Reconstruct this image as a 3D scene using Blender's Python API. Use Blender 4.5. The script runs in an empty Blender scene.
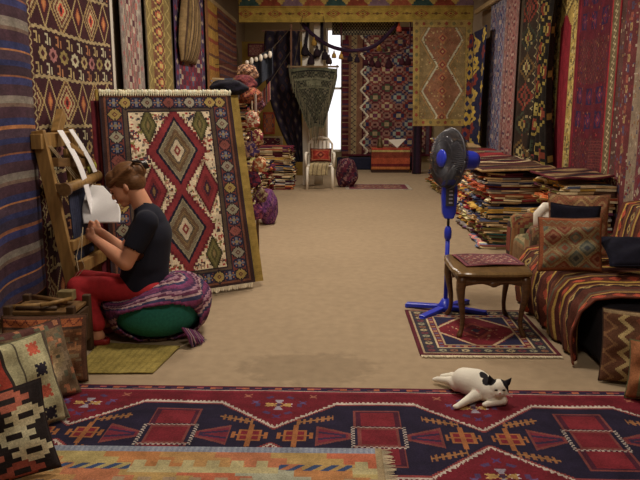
import bpy, bmesh, math, random
import numpy as np
from mathutils import Vector, Matrix, Euler
sc = bpy.context.scene
C = sc.collection
rnd = random.Random(7); nr = np.random.RandomState(11)
PI = math.pi
# ------------------------------------------------------------------ camera
F = 700.0; H = 1.5
pit = math.atan(134/F); yaw = math.atan(15*math.cos(pit)/F)
fw = Vector((-math.sin(yaw)*math.cos(pit), math.cos(yaw)*math.cos(pit), -math.sin(pit)))
rt = Vector((math.cos(yaw), math.sin(yaw), 0)); up = rt.cross(fw)
cd = bpy.data.cameras.new('camera'); cam = bpy.data.objects.new('camera', cd); C.objects.link(cam)
cd.sensor_width = 36; cd.lens = F/640*36; cd.clip_start = .05
cam.matrix_world = Matrix(((rt.x, up.x, -fw.x, 0), (rt.y, up.y, -fw.y, 0), (rt.z, up.z, -fw.z, H), (0, 0, 0, 1)))
sc.camera = cam
def ray(x, y): return fw*F + rt*(x-320) + up*(240-y)
def G(x, y, z=0.0):
    d = ray(x, y); t = (z-H)/d.z; return Vector((d.x*t, d.y*t, z))
def P(x, y, Y):
    d = ray(x, y); t = Y/d.y; return Vector((d.x*t, Y, d.z*t+H))
def W(x, y, X):
    d = ray(x, y); t = X/d.x; return Vector((X, d.y*t, d.z*t+H))
# ------------------------------------------------------------------ colours
K = 1.7
def lin(h):
    h = h.lstrip('#'); v = [int(h[i:i+2], 16)/255 for i in (0, 2, 4)]
    return np.array([(x/12.92 if x <= .04045 else ((x+.055)/1.055)**2.4) for x in v])
SAT = .90
def c(h, k=1.0):
    v = lin(h); L = (v*np.array([.3, .5, .2])).sum(); return np.clip((L+(v-L)*SAT)*K*k, 0, .92)
PAL = dict(crimson='7a1f26', maroon='4a1620', rust='94452a', orange='b5602c', navy='1d1f3a', blue='39456e', slate='56607a',
           olive='6f6a34', cream='c2ae86', tan='9a7e54', brown='4a3022', black='1b1418', plum='54243f', gold='b08a34',
           green='3c4a34', grey='77706a', pink='a3605c', teal='2f5a58', purple='4b2c58', white='cfc6b4')
PC = {k: c(v) for k, v in PAL.items()}
# ------------------------------------------------------------------ materials
def _mat(name):
    m = bpy.data.materials.new(name); m.use_nodes = True; nt = m.node_tree
    return m, nt, nt.nodes['Principled BSDF']
def cloth_mat(name, scale=260, var=.45, rough=.95, bump=.35):
    m, nt, b = _mat(name)
    a = nt.nodes.new('ShaderNodeAttribute'); a.attribute_name = 'Col'
    tc = nt.nodes.new('ShaderNodeTexCoord')
    n = nt.nodes.new('ShaderNodeTexNoise'); n.inputs['Scale'].default_value = scale; n.inputs['Detail'].default_value = 2
    nt.links.new(tc.outputs['Object'], n.inputs['Vector'])
    n2 = nt.nodes.new('ShaderNodeTexNoise'); n2.inputs['Scale'].default_value = 9; nt.links.new(tc.outputs['Object'], n2.inputs['Vector'])
    ad = nt.nodes.new('ShaderNodeMath'); ad.operation = 'ADD'; nt.links.new(n.outputs['Fac'], ad.inputs[0]); nt.links.new(n2.outputs['Fac'], ad.inputs[1])
    mr = nt.nodes.new('ShaderNodeMapRange'); mr.inputs['From Min'].default_value = .6; mr.inputs['From Max'].default_value = 1.4
    mr.inputs['To Min'].default_value = 1-var; mr.inputs['To Max'].default_value = 1+var
    nt.links.new(ad.outputs[0], mr.inputs['Value'])
    vm = nt.nodes.new('ShaderNodeVectorMath'); vm.operation = 'SCALE'
    nt.links.new(a.outputs['Color'], vm.inputs[0]); nt.links.new(mr.outputs[0], vm.inputs['Scale'])
    nt.links.new(vm.outputs[0], b.inputs['Base Color'])
    b.inputs['Roughness'].default_value = rough; b.inputs['Specular IOR Level'].default_value = .2
    bp = nt.nodes.new('ShaderNodeBump'); bp.inputs['Strength'].default_value = bump; bp.inputs['Distance'].default_value = .004
    nt.links.new(n.outputs['Fac'], bp.inputs['Height']); nt.links.new(bp.outputs[0], b.inputs['Normal'])
    return m
CLOTH = cloth_mat('woven_wool')
SHEET = cloth_mat('smooth_white_cotton', 120, .06, .8, .1)
FUR = cloth_mat('short_fur', 500, .12, .8, .25)
def solid(name, h, rough=.7, var=.12, scale=20, k=1.0, metal=0, bump=.1, stretch=None, spec=.4, sss=0):
    m, nt, b = _mat(name)
    col = c(h, k)
    tc = nt.nodes.new('ShaderNodeTexCoord'); n = nt.nodes.new('ShaderNodeTexNoise')
    n.inputs['Scale'].default_value = scale; n.inputs['Detail'].default_value = 4
    src = tc.outputs['Object']
    if stretch:
        mp = nt.nodes.new('ShaderNodeMapping'); mp.inputs['Scale'].default_value = stretch
        nt.links.new(src, mp.inputs['Vector']); src = mp.outputs[0]
    nt.links.new(src, n.inputs['Vector'])
    r = nt.nodes.new('ShaderNodeValToRGB')
    r.color_ramp.elements[0].position = .3; r.color_ramp.elements[1].position = .7
    r.color_ramp.elements[0].color = (*np.clip(col*(1-var), 0, 1), 1); r.color_ramp.elements[1].color = (*np.clip(col*(1+var), 0, 1), 1)
    nt.links.new(n.outputs['Fac'], r.inputs['Fac']); nt.links.new(r.outputs[0], b.inputs['Base Color'])
    b.inputs['Roughness'].default_value = rough; b.inputs['Metallic'].default_value = metal; b.inputs['Specular IOR Level'].default_value = spec
    if bump:
        bp = nt.nodes.new('ShaderNodeBump'); bp.inputs['Strength'].default_value = bump; bp.inputs['Distance'].default_value = .004
        nt.links.new(n.outputs['Fac'], bp.inputs['Height']); nt.links.new(bp.outputs[0], b.inputs['Normal'])
    return m
def emit(name, rgb, s):
    m, nt, b = _mat(name); b.inputs['Base Color'].default_value = (.8, .8, .8, 1)
    b.inputs['Emission Color'].default_value = (*rgb, 1); b.inputs['Emission Strength'].default_value = s
    n = nt.nodes.new('ShaderNodeTexNoise'); n.inputs['Scale'].default_value = 3
    mr = nt.nodes.new('ShaderNodeMapRange'); mr.inputs['To Min'].default_value = s*.8; mr.inputs['To Max'].default_value = s*1.2
    nt.links.new(n.outputs['Fac'], mr.inputs[0]); nt.links.new(mr.outputs[0], b.inputs['Emission Strength'])
    return m
# ------------------------------------------------------------------ tagging
def T(o, label, cat, group=None, kind=None):
    o['label'] = label; o['category'] = cat
    if group: o['group'] = group
    if kind: o['kind'] = kind
    return o
def empty(name, loc=(0, 0, 0), rz=0.0):
    o = bpy.data.objects.new(name, None); C.objects.link(o); o.location = loc; o.rotation_euler.z = rz
    o.empty_display_size = .1
    return o
def link(name, me, mat, parent=None):
    o = bpy.data.objects.new(name, me); C.objects.link(o)
    if mat is not None and not me.materials: me.materials.append(mat)
    if parent: o.parent = parent
    return o
# ------------------------------------------------------------------ mesh builder
class MB:
    def __init__(s): s.v = []; s.f = []; s.c = []
    def add(s, vs, fs, col=None):
        b = len(s.v); s.v += [tuple(v) for v in vs]; s.f += [tuple(i+b for i in f) for f in fs]; s.c += [col]*len(fs); return s
    def box(s, cx, cy, cz, sx, sy, sz, M=None, col=None):
        vs = [Vector((x*sx/2, y*sy/2, z*sz/2)) for x in (-1, 1) for y in (-1, 1) for z in (-1, 1)]
        if M is not None: vs = [M @ v for v in vs]
        vs = [v + Vector((cx, cy, cz)) for v in vs]
        return s.add(vs, [(0, 1, 3, 2), (4, 6, 7, 5), (0, 4, 5, 1), (2, 3, 7, 6), (0, 2, 6, 4), (1, 5, 7, 3)], col)
    def bar(s, p0, p1, w, d, col=None, roll=None):       # rectangular beam between two points
        p0 = Vector(p0); p1 = Vector(p1); a = (p1-p0).normalized()
        r = Vector(roll) if roll else (Vector((0, 0, 1)) if abs(a.z) < .9 else Vector((0, 1, 0)))
        x = a.cross(r).normalized(); y = x.cross(a).normalized()
        vs = [p + x*i*w/2 + y*j*d/2 for p in (p0, p1) for i, j in ((-1, -1), (1, -1), (1, 1), (-1, 1))]
        return s.add(vs, [(3, 2, 1, 0), (4, 5, 6, 7), (0, 1, 5, 4), (1, 2, 6, 5), (2, 3, 7, 6), (3, 0, 4, 7)], col)
    def tube(s, pts, rs, n=10, col=None, caps=True, ry=1.0):
        pts = [Vector(p) for p in pts]
        if not hasattr(rs, '__len__'): rs = [rs]*len(pts)
        b = []; vs = []
        x = None
        for i, p in enumerate(pts):
            a = (pts[min(i+1, len(pts)-1)] - pts[max(i-1, 0)]).normalized()
            if x is None:
                r = Vector((0, 1, 0)) if abs(a.y) < .9 else Vector((1, 0, 0)); x = a.cross(r).normalized()
            else: x = (x - a*x.dot(a)).normalized()
            y = a.cross(x)
            for k in range(n):
                t = 2*PI*k/n; vs.append(p + x*math.cos(t)*rs[i] + y*math.sin(t)*rs[i]*ry)
        fs = [(i*n+k, i*n+(k+1) % n, (i+1)*n+(k+1) % n, (i+1)*n+k) for i in range(len(pts)-1) for k in range(n)]
        if caps: fs += [tuple(reversed(range(n))), tuple(range((len(pts)-1)*n, len(pts)*n))]
        return s.add(vs, fs, col)
    def ell(s, ctr, rx, ry, rz, M=None, n=16, m=10, col=None):
        ctr = Vector(ctr); vs = [Vector((0, 0, rz))]
        for i in range(1, m):
            a = PI*i/m
            for k in range(n):
                t = 2*PI*k/n; vs.append(Vector((rx*math.sin(a)*math.cos(t), ry*math.sin(a)*math.sin(t), rz*math.cos(a))))
        vs.append(Vector((0, 0, -rz)))
        if M is not None: vs = [M @ v for v in vs]
        vs = [v+ctr for v in vs]
        fs = [(0, 1+k, 1+(k+1) % n) for k in range(n)]
        for i in range(m-2):
            fs += [(1+i*n+k, 1+(i+1)*n+k, 1+(i+1)*n+(k+1) % n, 1+i*n+(k+1) % n) for k in range(n)]
        L = len(vs)-1; fs += [(1+(m-2)*n+(k+1) % n, 1+(m-2)*n+k, L) for k in range(n)]
        return s.add(vs, fs, col)
    def cap(s, p0, r0, p1, r1, n=26, sy=1.0):              # closed tapered capsule
        p0 = Vector(p0); p1 = Vector(p1); a = (p1-p0); L = a.length; a.normalize()
        pts = []; rs = []
        for k in range(5): t = PI/2*(1-k/5)*.98; pts.append(p0 - a*r0*math.sin(t)); rs.append(max(r0*math.cos(t), r0*.05))
        pts.append(p0); rs.append(r0); pts.append(p1); rs.append(r1)
        for k in range(1, 6): t = PI/2*k/5*.98; pts.append(p1 + a*r1*math.sin(t)); rs.append(max(r1*math.cos(t), r1*.05))
        b = len(s.v); s.tube(pts, rs, n)
        if sy != 1.0:
            ym = None
            for i in range(b, len(s.v)):
                v = s.v[i]; q = Vector(v); t = max(0, min(1, (q-p0).dot(a)/L if L else 0)); cy = p0.y + (p1.y-p0.y)*t
                s.v[i] = (v[0], cy + (v[1]-cy)*sy, v[2])
        return s
    def lathe(s, prof, n=24, ctr=(0, 0, 0), col=None):
        ctr = Vector(ctr); vs = [ctr+Vector((r*math.cos(2*PI*k/n), r*math.sin(2*PI*k/n), z)) for r, z in prof for k in range(n)]
        m = len(prof)
        fs = [(i*n+k, i*n+(k+1) % n, (i+1)*n+(k+1) % n, (i+1)*n+k) for i in range(m-1) for k in range(n)]
        fs += [tuple(reversed(range(n))), tuple(range((m-1)*n, m*n))]
        return s.add(vs, fs, col)
    def mesh(s, name, ctr=None):
        me = bpy.data.meshes.new(name); o = Vector(ctr) if ctr is not None else Vector((0, 0, 0))
        me.from_pydata([tuple(Vector(v)-o) for v in s.v], [], s.f)
        if any(x is not None for x in s.c):
            at = me.color_attributes.new('Col', 'FLOAT_COLOR', 'CORNER'); buf = []
            for f, col in zip(s.f, s.c):
                cc = list(col if col is not None else (.3, .3, .3))+[1.0]; buf += cc*len(f)
            at.data.foreach_set('color', buf)
        me.update(); return me
    def build(s, name, mat, parent=None, bevel=0, smooth=False, ctr=None):
        me = s.mesh(name, ctr)
        o = link(name, me, mat, parent)
        if ctr is not None and parent is None: o.location = ctr
        elif ctr is not None: o.location = Vector(ctr)
        if smooth: me.polygons.foreach_set('use_smooth', [True]*len(me.polygons))
        if bevel:
            b = o.modifiers.new('bevel', 'BEVEL'); b.width = bevel; b.segments = 2; b.limit_method = 'ANGLE'
        return o
def remesh(mb, name, mat, parent=None, voxel=.006, it=6, colfn=None, ctr=None):
    me = mb.mesh('tmp'); o = bpy.data.objects.new('tmp', me); C.objects.link(o)
    r = o.modifiers.new('r', 'REMESH'); r.mode = 'VOXEL'; r.voxel_size = voxel; r.use_smooth_shade = True
    s = o.modifiers.new('s', 'SMOOTH'); s.iterations = it; s.factor = .5
    dg = bpy.context.evaluated_depsgraph_get(); dg.update()
    m2 = bpy.data.meshes.new_from_object(o.evaluated_get(dg)); m2.name = name
    bpy.data.objects.remove(o)
    if colfn is not None:
        n = len(m2.vertices); co = np.empty(n*3); m2.vertices.foreach_get('co', co); co = co.reshape(-1, 3)
        cc = np.ones((n, 4)); cc[:, :3] = colfn(co)
        at = m2.color_attributes.new('Col', 'FLOAT_COLOR', 'POINT'); at.data.foreach_set('color', cc.ravel())
    if ctr is not None: m2.transform(Matrix.Translation(-Vector(ctr)))
    ob = link(name, m2, mat, parent)
    if ctr is not None: ob.location = ctr
    m2.polygons.foreach_set('use_smooth', [True]*len(m2.polygons))
    return ob
# ------------------------------------------------------------------ woven pattern canvases (one cell = one knot)
class Cv:
    def __init__(s, w, h, col):
        s.w, s.h = int(w), int(h); s.a = np.empty((s.h, s.w, 3)); s.a[:] = col if not isinstance(col, str) else c(col)
        s.y, s.x = np.mgrid[0:s.h, 0:s.w].astype(float); s.x += .5; s.y += .5
    def m(s, mask, col): s.a[mask] = c(col) if isinstance(col, str) else col; return s
    def rect(s, x0, y0, x1, y1, col): return s.m((s.x > x0) & (s.x < x1) & (s.y > y0) & (s.y < y1), col)
    def dia(s, cx, cy, rx, ry, col, q=0):
        dx = np.abs(s.x-cx); dy = np.abs(s.y-cy)
        if q: dy = np.floor(dy/q)*q
        return s.m(dx/rx + dy/ry <= 1, col)
    def dias(s, cx, cy, rx, ry, cols, q=0, step=None):
        n = len(cols)
        for i, col in enumerate(cols):
            k = 1 - i/n if step is None else step[i]
            s.dia(cx, cy, rx*k, ry*k, col, q)
        return s
    def hook(s, cx, cy, r, col):
        dx = np.abs(s.x-cx); dy = np.abs(s.y-cy)
        return s.m(((dx < r*.25) & (dy < r)) | ((dy < r*.25) & (dx < r)) | ((np.abs(dx-r*.75) < r*.2) & (dy < r*.6)), col)
    def star(s, cx, cy, r, col, col2=None):
        dx = np.abs(s.x-cx); dy = np.abs(s.y-cy)
        s.m(((dx+dy) < r) | ((dx < r*.72) & (dy < r*.72) & (np.abs(dx-dy) < r*.35)), col)
        if col2 is not None: s.m((dx+dy) < r*.42, col2)
        return s
    def specks(s, n, cols, sz=(1, 3), reg=None):
        x0, y0, x1, y1 = reg or (0, 0, s.w, s.h)
        for i in range(n):
            x = nr.uniform(x0, x1); y = nr.uniform(y0, y1); w = nr.uniform(*sz); h = nr.uniform(*sz); s.rect(max(x-w/2,x0), max(y-h/2,y0), min(x+w/2,x1), min(y+h/2,y1), cols[nr.randint(len(cols))])
        return s
    def frame(s, d0, d1, col):
        e = np.minimum(np.minimum(s.x, s.w-s.x), np.minimum(s.y, s.h-s.y)); return s.m((e >= d0) & (e < d1), col)
    def motifs(s, d, per, r, cols, col2=None):          # row of star motifs round a border centred at depth d
        pts = []
        nx = max(1, round((s.w-2*d)/per)); ny = max(1, round((s.h-2*d)/per))
        for i in range(nx+1): pts += [(d+(s.w-2*d)*i/nx, d), (d+(s.w-2*d)*i/nx, s.h-d)]
        for i in range(1, ny): pts += [(d, d+(s.h-2*d)*i/ny), (s.w-d, d+(s.h-2*d)*i/ny)]
        for i, (x, y) in enumerate(pts): s.star(x, y, r, cols[(i*7//2) % len(cols)], col2)
        return s
    def zig(s, axis, pos, amp, per, th, col):
        u, v = (s.x, s.y) if axis == 'h' else (s.y, s.x)
        z = pos + amp*(2*np.abs(((u/per) % 1)-.5)-.5)*2
        return s.m(np.abs(v-z) < th/2, col)
    def stripes(s, axis, seq):
        u = s.y if axis == 'h' else s.x
        p = 0
        for wd, col in seq: s.m((u >= p) & (u < p+wd), col); p += wd
        return s
    def lattice(s, px, py, cols, ring=None, reg=None, q=0):
        x0, y0, x1, y1 = reg or (0, 0, s.w, s.h); ok = (s.x > x0) & (s.x < x1) & (s.y > y0) & (s.y < y1)
        for par in (0, 1):
            u = (s.x-x0)/px + par*.5; v = (s.y-y0)/py + par*.5
            if q: v = np.floor(v*q)/q
            iu = np.floor(u); iv = np.floor(v); du = np.abs(u-iu-.5); dv = np.abs(v-iv-.5); d = (du+dv)*2
            idx = (iu*3+iv*2+par).astype(int) % len(cols)
            for k, col in enumerate(cols):
                mk = ok & (d < 1) & (idx == k); s.m(mk & (d < .98), ring if ring is not None else col[0]); s.m(mk & (d < .8), col[0]); s.m(mk & (d < .55), col[1]); s.m(mk & (d < .28), col[2])
        return s
    def abrash(s, amt=.12):
        r = nr.uniform(1-amt, 1+amt, (s.h, 1, 1)); k = np.ones(5)/5
        r[:, 0, 0] = np.convolve(r[:, 0, 0], k, 'same')/np.convolve(np.ones(s.h), k, 'same')
        s.a *= r; s.a *= nr.uniform(.85, 1.15, (s.h, s.w, 1)); return s
def cloth(name, cv, fn, thick=.008, parent=None, off=0.0, mat=None, smooth=True):
    """a woven piece: one quad per knot, laid on the surface fn(u, v) and given thickness"""
    h, w = cv.a.shape[:2]
    u, v = np.meshgrid(np.linspace(0, 1, w+1), np.linspace(0, 1, h+1))
    X, Y, Z = fn(u, v); one = np.ones_like(u)
    co = np.stack([X*one, Y*one, Z*one], -1).reshape(-1, 3)
    ctr = np.array([(co[:, 0].min()+co[:, 0].max())/2, (co[:, 1].min()+co[:, 1].max())/2, co[:, 2].min()])
    if parent is not None: ctr = ctr*0
    co = co - ctr
    me = bpy.data.meshes.new(name); nv = len(co); nf = w*h
    me.vertices.add(nv); me.vertices.foreach_set('co', co.ravel())
    j, i = np.mgrid[0:h, 0:w]; a = j*(w+1)+i
    fs = np.stack([a, a+w+1, a+w+2, a+1], -1).reshape(-1, 4)
    me.loops.add(nf*4); me.loops.foreach_set('vertex_index', fs.ravel().astype(np.int32))
    me.polygons.add(nf); me.polygons.foreach_set('loop_start', np.arange(0, nf*4, 4, dtype=np.int32))
    me.polygons.foreach_set('loop_total', np.full(nf, 4, dtype=np.int32))
    me.update(calc_edges=True)
    at = me.color_attributes.new('Col', 'FLOAT_COLOR', 'CORNER')
    cc = np.ones((nf, 4, 4)); cc[:, :, :3] = cv.a.reshape(-1, 1, 3); at.data.foreach_set('color', cc.ravel())
    me.polygons.foreach_set('use_smooth', np.full(nf, smooth))
    me.validate()
    o = link(name, me, mat or CLOTH, parent); o.location = ctr
    if thick:
        s = o.modifiers.new('thickness', 'SOLIDIFY'); s.thickness = thick; s.offset = off
    return o
def fringe(p0, p1, d, n, L, hx, parent=None, name='fringe', r=.003, jit=.3, z=None):
    """knotted warp ends along the edge p0-p1, pointing along d"""
    p0 = Vector(p0); p1 = Vector(p1); d = Vector(d).normalized(); mb = MB(); col = c(hx)
    loc = parent.location.copy() if parent is not None else Vector((0, 0, 0))
    for i in range(n):
        t = (i+.5)/n; p = p0.lerp(p1, t); l = L*rnd.uniform(1-jit, 1)
        e = (p1-p0).normalized()*rnd.uniform(-jit, jit)*L
        q = p + d*l + e
        mb.tube([p-loc, (p+d*l*.5+e*.2)-loc, q-loc], [r, r*.9, r*.5], 4, col=tuple(col*rnd.uniform(.85, 1.1)))
    return mb.build(name, CLOTH, parent)
def hang(name, cv, X, y0, y1, zt, zb, side, amp=.015, nf=3, ph=0, sway=0, skew=0, thick=.008):
    """a rug hanging on a long wall; u runs left to right in the view"""
    def fn(u, v):
        Y = y0 + (y1-y0)*u + skew*v
        x = X - side*(amp*(1+np.sin(u*nf*2*PI+ph+v*1.5))*(.35+.65*v)) - side*sway*v
        return x, Y, zt+(zb-zt)*v + .01*np.sin(u*7+ph)
    return cloth(name, cv, fn, thick)
def hangY(name, cv, Y, x0, x1, zt, zb, amp=.012, nf=3, ph=0, thick=.008, x2=None, x3=None):
    def fn(u, v):
        a = x0+(x1-x0)*u
        if x2 is not None: a = a*(1-v) + (x2+(x3-x2)*u)*v
        return a, Y - amp*(1+np.sin(u*nf*2*PI+ph+v))*(.3+.7*v), zt+(zb-zt)*v
    return cloth(name, cv, fn, thick)
def cushion(name, cv, base, w, h, t, tilt=0, rz=0, roll=0, back='3a2a24', pinch=.07, sag=.0, n=None):
    """stuffed square cushion standing on its lower edge at base"""
    ph, pw = cv.a.shape[:2]
    U, V = np.meshgrid(np.linspace(-1, 1, pw+1), np.linspace(1, -1, ph+1))
    X = w/2*U*(1-pinch*(1-V**2)) ; Z = h/2*V*(1-pinch*(1-U**2))
    B = t/2*((1-U**2)*(1-V**2))**.42
    wr = .012*t/.15*(np.sin(U*5+V*3+w*40)+np.sin(V*7-U*2+h*30))*(1-np.maximum(np.abs(U), np.abs(V))**4)
    me = bpy.data.meshes.new(name); N = U.size
    front = np.stack([X, -B-wr, Z], -1).reshape(-1, 3); bk = np.stack([X, B+wr*.5, Z], -1).reshape(-1, 3)
    co = np.concatenate([front, bk]); co[:, 2] += h/2
    a = (np.mgrid[0:ph, 0:pw][0]*(pw+1)+np.mgrid[0:ph, 0:pw][1])
    ff = np.stack([a, a+pw+1, a+pw+2, a+1], -1).reshape(-1, 4); fb = ff[:, ::-1]+N
    me.from_pydata([tuple(q) for q in co], [], [tuple(int(i) for i in q) for q in np.concatenate([ff, fb])])
    at = me.color_attributes.new('Col', 'FLOAT_COLOR', 'CORNER'); nf = len(ff)
    cc = np.ones((2*nf, 4, 4)); cc[:nf, :, :3] = cv.a.reshape(-1, 1, 3); cc[nf:, :, :3] = c(back); at.data.foreach_set('color', cc.ravel())
    bm = bmesh.new(); bm.from_mesh(me); bmesh.ops.remove_doubles(bm, verts=bm.verts, dist=1e-5); bm.to_mesh(me); bm.free()
    me.polygons.foreach_set('use_smooth', [True]*len(me.polygons))
    M = Euler((tilt, roll, 0)).to_matrix().to_4x4(); me.transform(M)
    o = link(name, me, CLOTH); o.rotation_euler.z = rz; o.location = base
    # seam cord round the edge
    mb = MB(); pts = []
    for k in range(65):
        s = k/64*4; e = int(s) % 4; f = s-int(s); q = {0: (-1+2*f, -1), 1: (1, -1+2*f), 2: (1-2*f, 1), 3: (-1, 1-2*f)}[e]
        uu, vv = q; pts.append(M @ Vector((w/2*uu*(1-pinch*(1-vv**2)), 0, h/2*vv*(1-pinch*(1-uu**2))+h/2)))
    mb.tube(pts, .004, 6, col=tuple(c(back))); mb.build('piping', CLOTH, o, smooth=True)
    return o
# ================================================================== SETTING
XL, XR, Y0, Y1, ZC = -2.12, 2.62, -1.6, 17.0, 3.75
def struct(o): o['kind'] = 'structure'; return o
def floor_mat():
    m, nt, b = _mat('beige_carpet'); L = nt.links
    tc = nt.nodes.new('ShaderNodeTexCoord')
    def noise(s, d=3):
        n = nt.nodes.new('ShaderNodeTexNoise'); n.inputs['Scale'].default_value = s; n.inputs['Detail'].default_value = d; L.new(tc.outputs['Object'], n.inputs['Vector']); return n
    n1, n2, n3 = noise(1.3, 6), noise(350, 2), noise(14, 5)
    mx = nt.nodes.new('ShaderNodeMath'); mx.operation = 'MULTIPLY_ADD'; L.new(n1.outputs['Fac'], mx.inputs[0]); mx.inputs[1].default_value = .5; L.new(n3.outputs['Fac'], mx.inputs[2])
    r = nt.nodes.new('ShaderNodeValToRGB'); r.color_ramp.elements[0].position = .45; r.color_ramp.elements[1].position = 1.0
    a = c('87755c'); r.color_ramp.elements[0].color = (*a*.88, 1); r.color_ramp.elements[1].color = (*a*1.1, 1)
    L.new(mx.outputs[0], r.inputs['Fac'])
    # one worn grey stain in front of the big rug
    mp = nt.nodes.new('ShaderNodeMapping'); mp.vector_type = 'POINT'
    g = G(308, 368); mp.inputs['Location'].default_value = (-g.x/.42, -g.y/.26, 0); mp.inputs['Scale'].default_value = (1/.42, 1/.26, 1)
    L.new(tc.outputs['Object'], mp.inputs['Vector'])
    ln = nt.nodes.new('ShaderNodeVectorMath'); ln.operation = 'LENGTH'; L.new(mp.outputs[0], ln.inputs[0])
    ad = nt.nodes.new('ShaderNodeMath'); ad.operation = 'MULTIPLY_ADD'; L.new(n3.outputs['Fac'], ad.inputs[0]); ad.inputs[1].default_value = .9; L.new(ln.outputs['Value'], ad.inputs[2])
    st = nt.nodes.new('ShaderNodeMapRange'); st.inputs['From Min'].default_value = 1.25; st.inputs['From Max'].default_value = 1.5; st.inputs['To Min'].default_value = .82; st.inputs['To Max'].default_value = 1
    L.new(ad.outputs[0], st.inputs[0])
    m2 = nt.nodes.new('ShaderNodeMapRange'); m2.inputs['To Min'].default_value = .8; m2.inputs['To Max'].default_value = 1.2; L.new(n2.outputs['Fac'], m2.inputs[0])
    mm = nt.nodes.new('ShaderNodeMath'); mm.operation = 'MULTIPLY'; L.new(st.outputs[0], mm.inputs[0]); L.new(m2.outputs[0], mm.inputs[1])
    sc_ = nt.nodes.new('ShaderNodeVectorMath'); sc_.operation = 'SCALE'; L.new(r.outputs[0], sc_.inputs[0]); L.new(mm.outputs[0], sc_.inputs['Scale'])
    L.new(sc_.outputs[0], b.inputs['Base Color']); b.inputs['Roughness'].default_value = .95; b.inputs['Specular IOR Level'].default_value = .15
    bp = nt.nodes.new('ShaderNodeBump'); bp.inputs['Strength'].default_value = .4; bp.inputs['Distance'].default_value = .004; L.new(n2.outputs['Fac'], bp.inputs['Height']); L.new(bp.outputs[0], b.inputs['Normal'])
    return m
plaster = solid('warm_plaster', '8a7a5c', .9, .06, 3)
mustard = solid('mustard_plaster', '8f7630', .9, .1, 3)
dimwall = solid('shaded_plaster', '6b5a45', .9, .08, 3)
white_paint = solid('white_gloss_paint', 'b9b2a4', .4, .04, 5)
def sbox(name, x0, x1, y0, y1, z0, z1, mat):
    mb = MB(); mb.box((x0+x1)/2, (y0+y1)/2, (z0+z1)/2, x1-x0, y1-y0, z1-z0); return struct(mb.build(name, mat))
sbox('floor', XL-.1, XR+.1, Y0-.1, Y1+.1, -.1, 0, floor_mat())
sbox('ceiling', XL-.1, XR+.1, Y0-.1, Y1+.1, ZC, ZC+.1, plaster)
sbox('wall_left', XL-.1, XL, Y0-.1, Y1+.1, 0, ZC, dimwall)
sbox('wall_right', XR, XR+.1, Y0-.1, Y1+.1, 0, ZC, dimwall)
sbox('wall_back', XL, XR, Y1, Y1+.1, 0, ZC, plaster)
sbox('wall_front', XL, XR, Y0-.1, Y0, 0, ZC, plaster)
a = P(243, 100, 15.4).x; b_ = P(303, 100, 15.4).x
sbox('wall_partition', a, b_, 15.4, 15.5, 0, P(0, 42, 15.4).z, mustard)
sbox('trim_1', P(302.5, 100, 13.5).x, P(309, 100, 13.5).x, 13.5, 13.6, 0, 3.1, white_paint)
sbox('trim_2', P(314, 100, 13.5).x, P(323, 100, 13.5).x, 13.5, 13.6, 0, 3.1, white_paint)
sbox('trim_3', P(302.5, 100, 13.5).x, P(345, 100, 13.5).x, 13.5, 13.6, 3.1, ZC, white_paint)
sbox('trim_4', XL, XL+.03, W(116, 100, -2.09).y-.04, W(116, 100, -2.09).y+.04, 0, 3.4, white_paint)
sbox('trim_5', XR-.04, XR, W(516, 100, 2.58).y-.05, W(516, 100, 2.58).y+.05, 0, 3.3, white_paint)
# tall bright window behind the doorway posts
win = MB(); wx0, wx1 = P(327, 90, 16.9).x, P(342, 90, 16.9).x; wz0, wz1 = P(0, 150, 16.9).z, P(0, 30, 16.9).z
for x in (wx0, wx1): win.box(x, 16.93, (wz0+wz1)/2, .05, .08, wz1-wz0+.05)
for z in (wz0, wz0+(wz1-wz0)*.52, wz1): win.box((wx0+wx1)/2, 16.93, z, wx1-wx0, .08, .05)
wn = struct(win.build('window_1', white_paint))
pane = MB(); pane.box((wx0+wx1)/2, 16.96, (wz0+wz1)/2, wx1-wx0-.05, .01, wz1-wz0-.05)
pane.build('pane', emit('daylit_glass', (.92, .93, 1.0), 1.0), wn)
# wooden curtain rails that carry the hangings
rail_wood = solid('pale_rail_wood', '8f7c58', .6, .2, 8, stretch=(6, 1, 6))
for nm, X, ya, yb, z in (('trim_6', XR-.13, 5.6, 13.0, 3.13), ('trim_7', XL+.07, 6.9, 14.9, 3.2)):
    mb = MB(); mb.box(X, (ya+yb)/2, z, .05, yb-ya, .07)
    for k in range(6): mb.box((X+(XR if X > 0 else XL))/2, ya+(yb-ya)*(k+.5)/6, z, abs((XR if X > 0 else XL)-X), .04, .05)
    struct(mb.build(nm, rail_wood))

# ------------------------------------------------------------------ light: ceiling lamps
warm = (1.0, .885, .76)
dif = emit('lamp_diffuser', (1, .8, .56), 3.0)
lampmetal = solid('lamp_housing_metal', '8a8578', .4, .05)
for (x, y, e, nm) in ((.2, 1.2, 34, 'nearest the entrance'), (.0, 4.3, 56, 'above the cat'), (-.1, 7.6, 74, 'above the middle of the aisle'), (.2, 10.8, 56, 'above the far aisle'), (.8, 14.6, 28, 'behind the yellow banner')):
    t = empty('ceiling_lamp', (x, y, ZC-.09)); T(t, 'square flat ceiling lamp ' + nm, 'ceiling lamp')
    mb = MB(); mb.box(0, 0, .05, .64, .64, .08); mb.build('housing', lampmetal, t, bevel=.01)
    mb = MB(); mb.box(0, 0, 0, .58, .58, .02); mb.build('diffuser', dif, t, bevel=.005)
    ld = bpy.data.lights.new('lamp_light', 'AREA'); ld.shape = 'SQUARE'; ld.size = .6; ld.energy = e; ld.color = warm
    lo = bpy.data.objects.new('lamp_light', ld); C.objects.link(lo); lo.location = (x, y, ZC-.13)
wd = bpy.data.worlds.new('world'); sc.world = wd; wd.use_nodes = True
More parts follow.
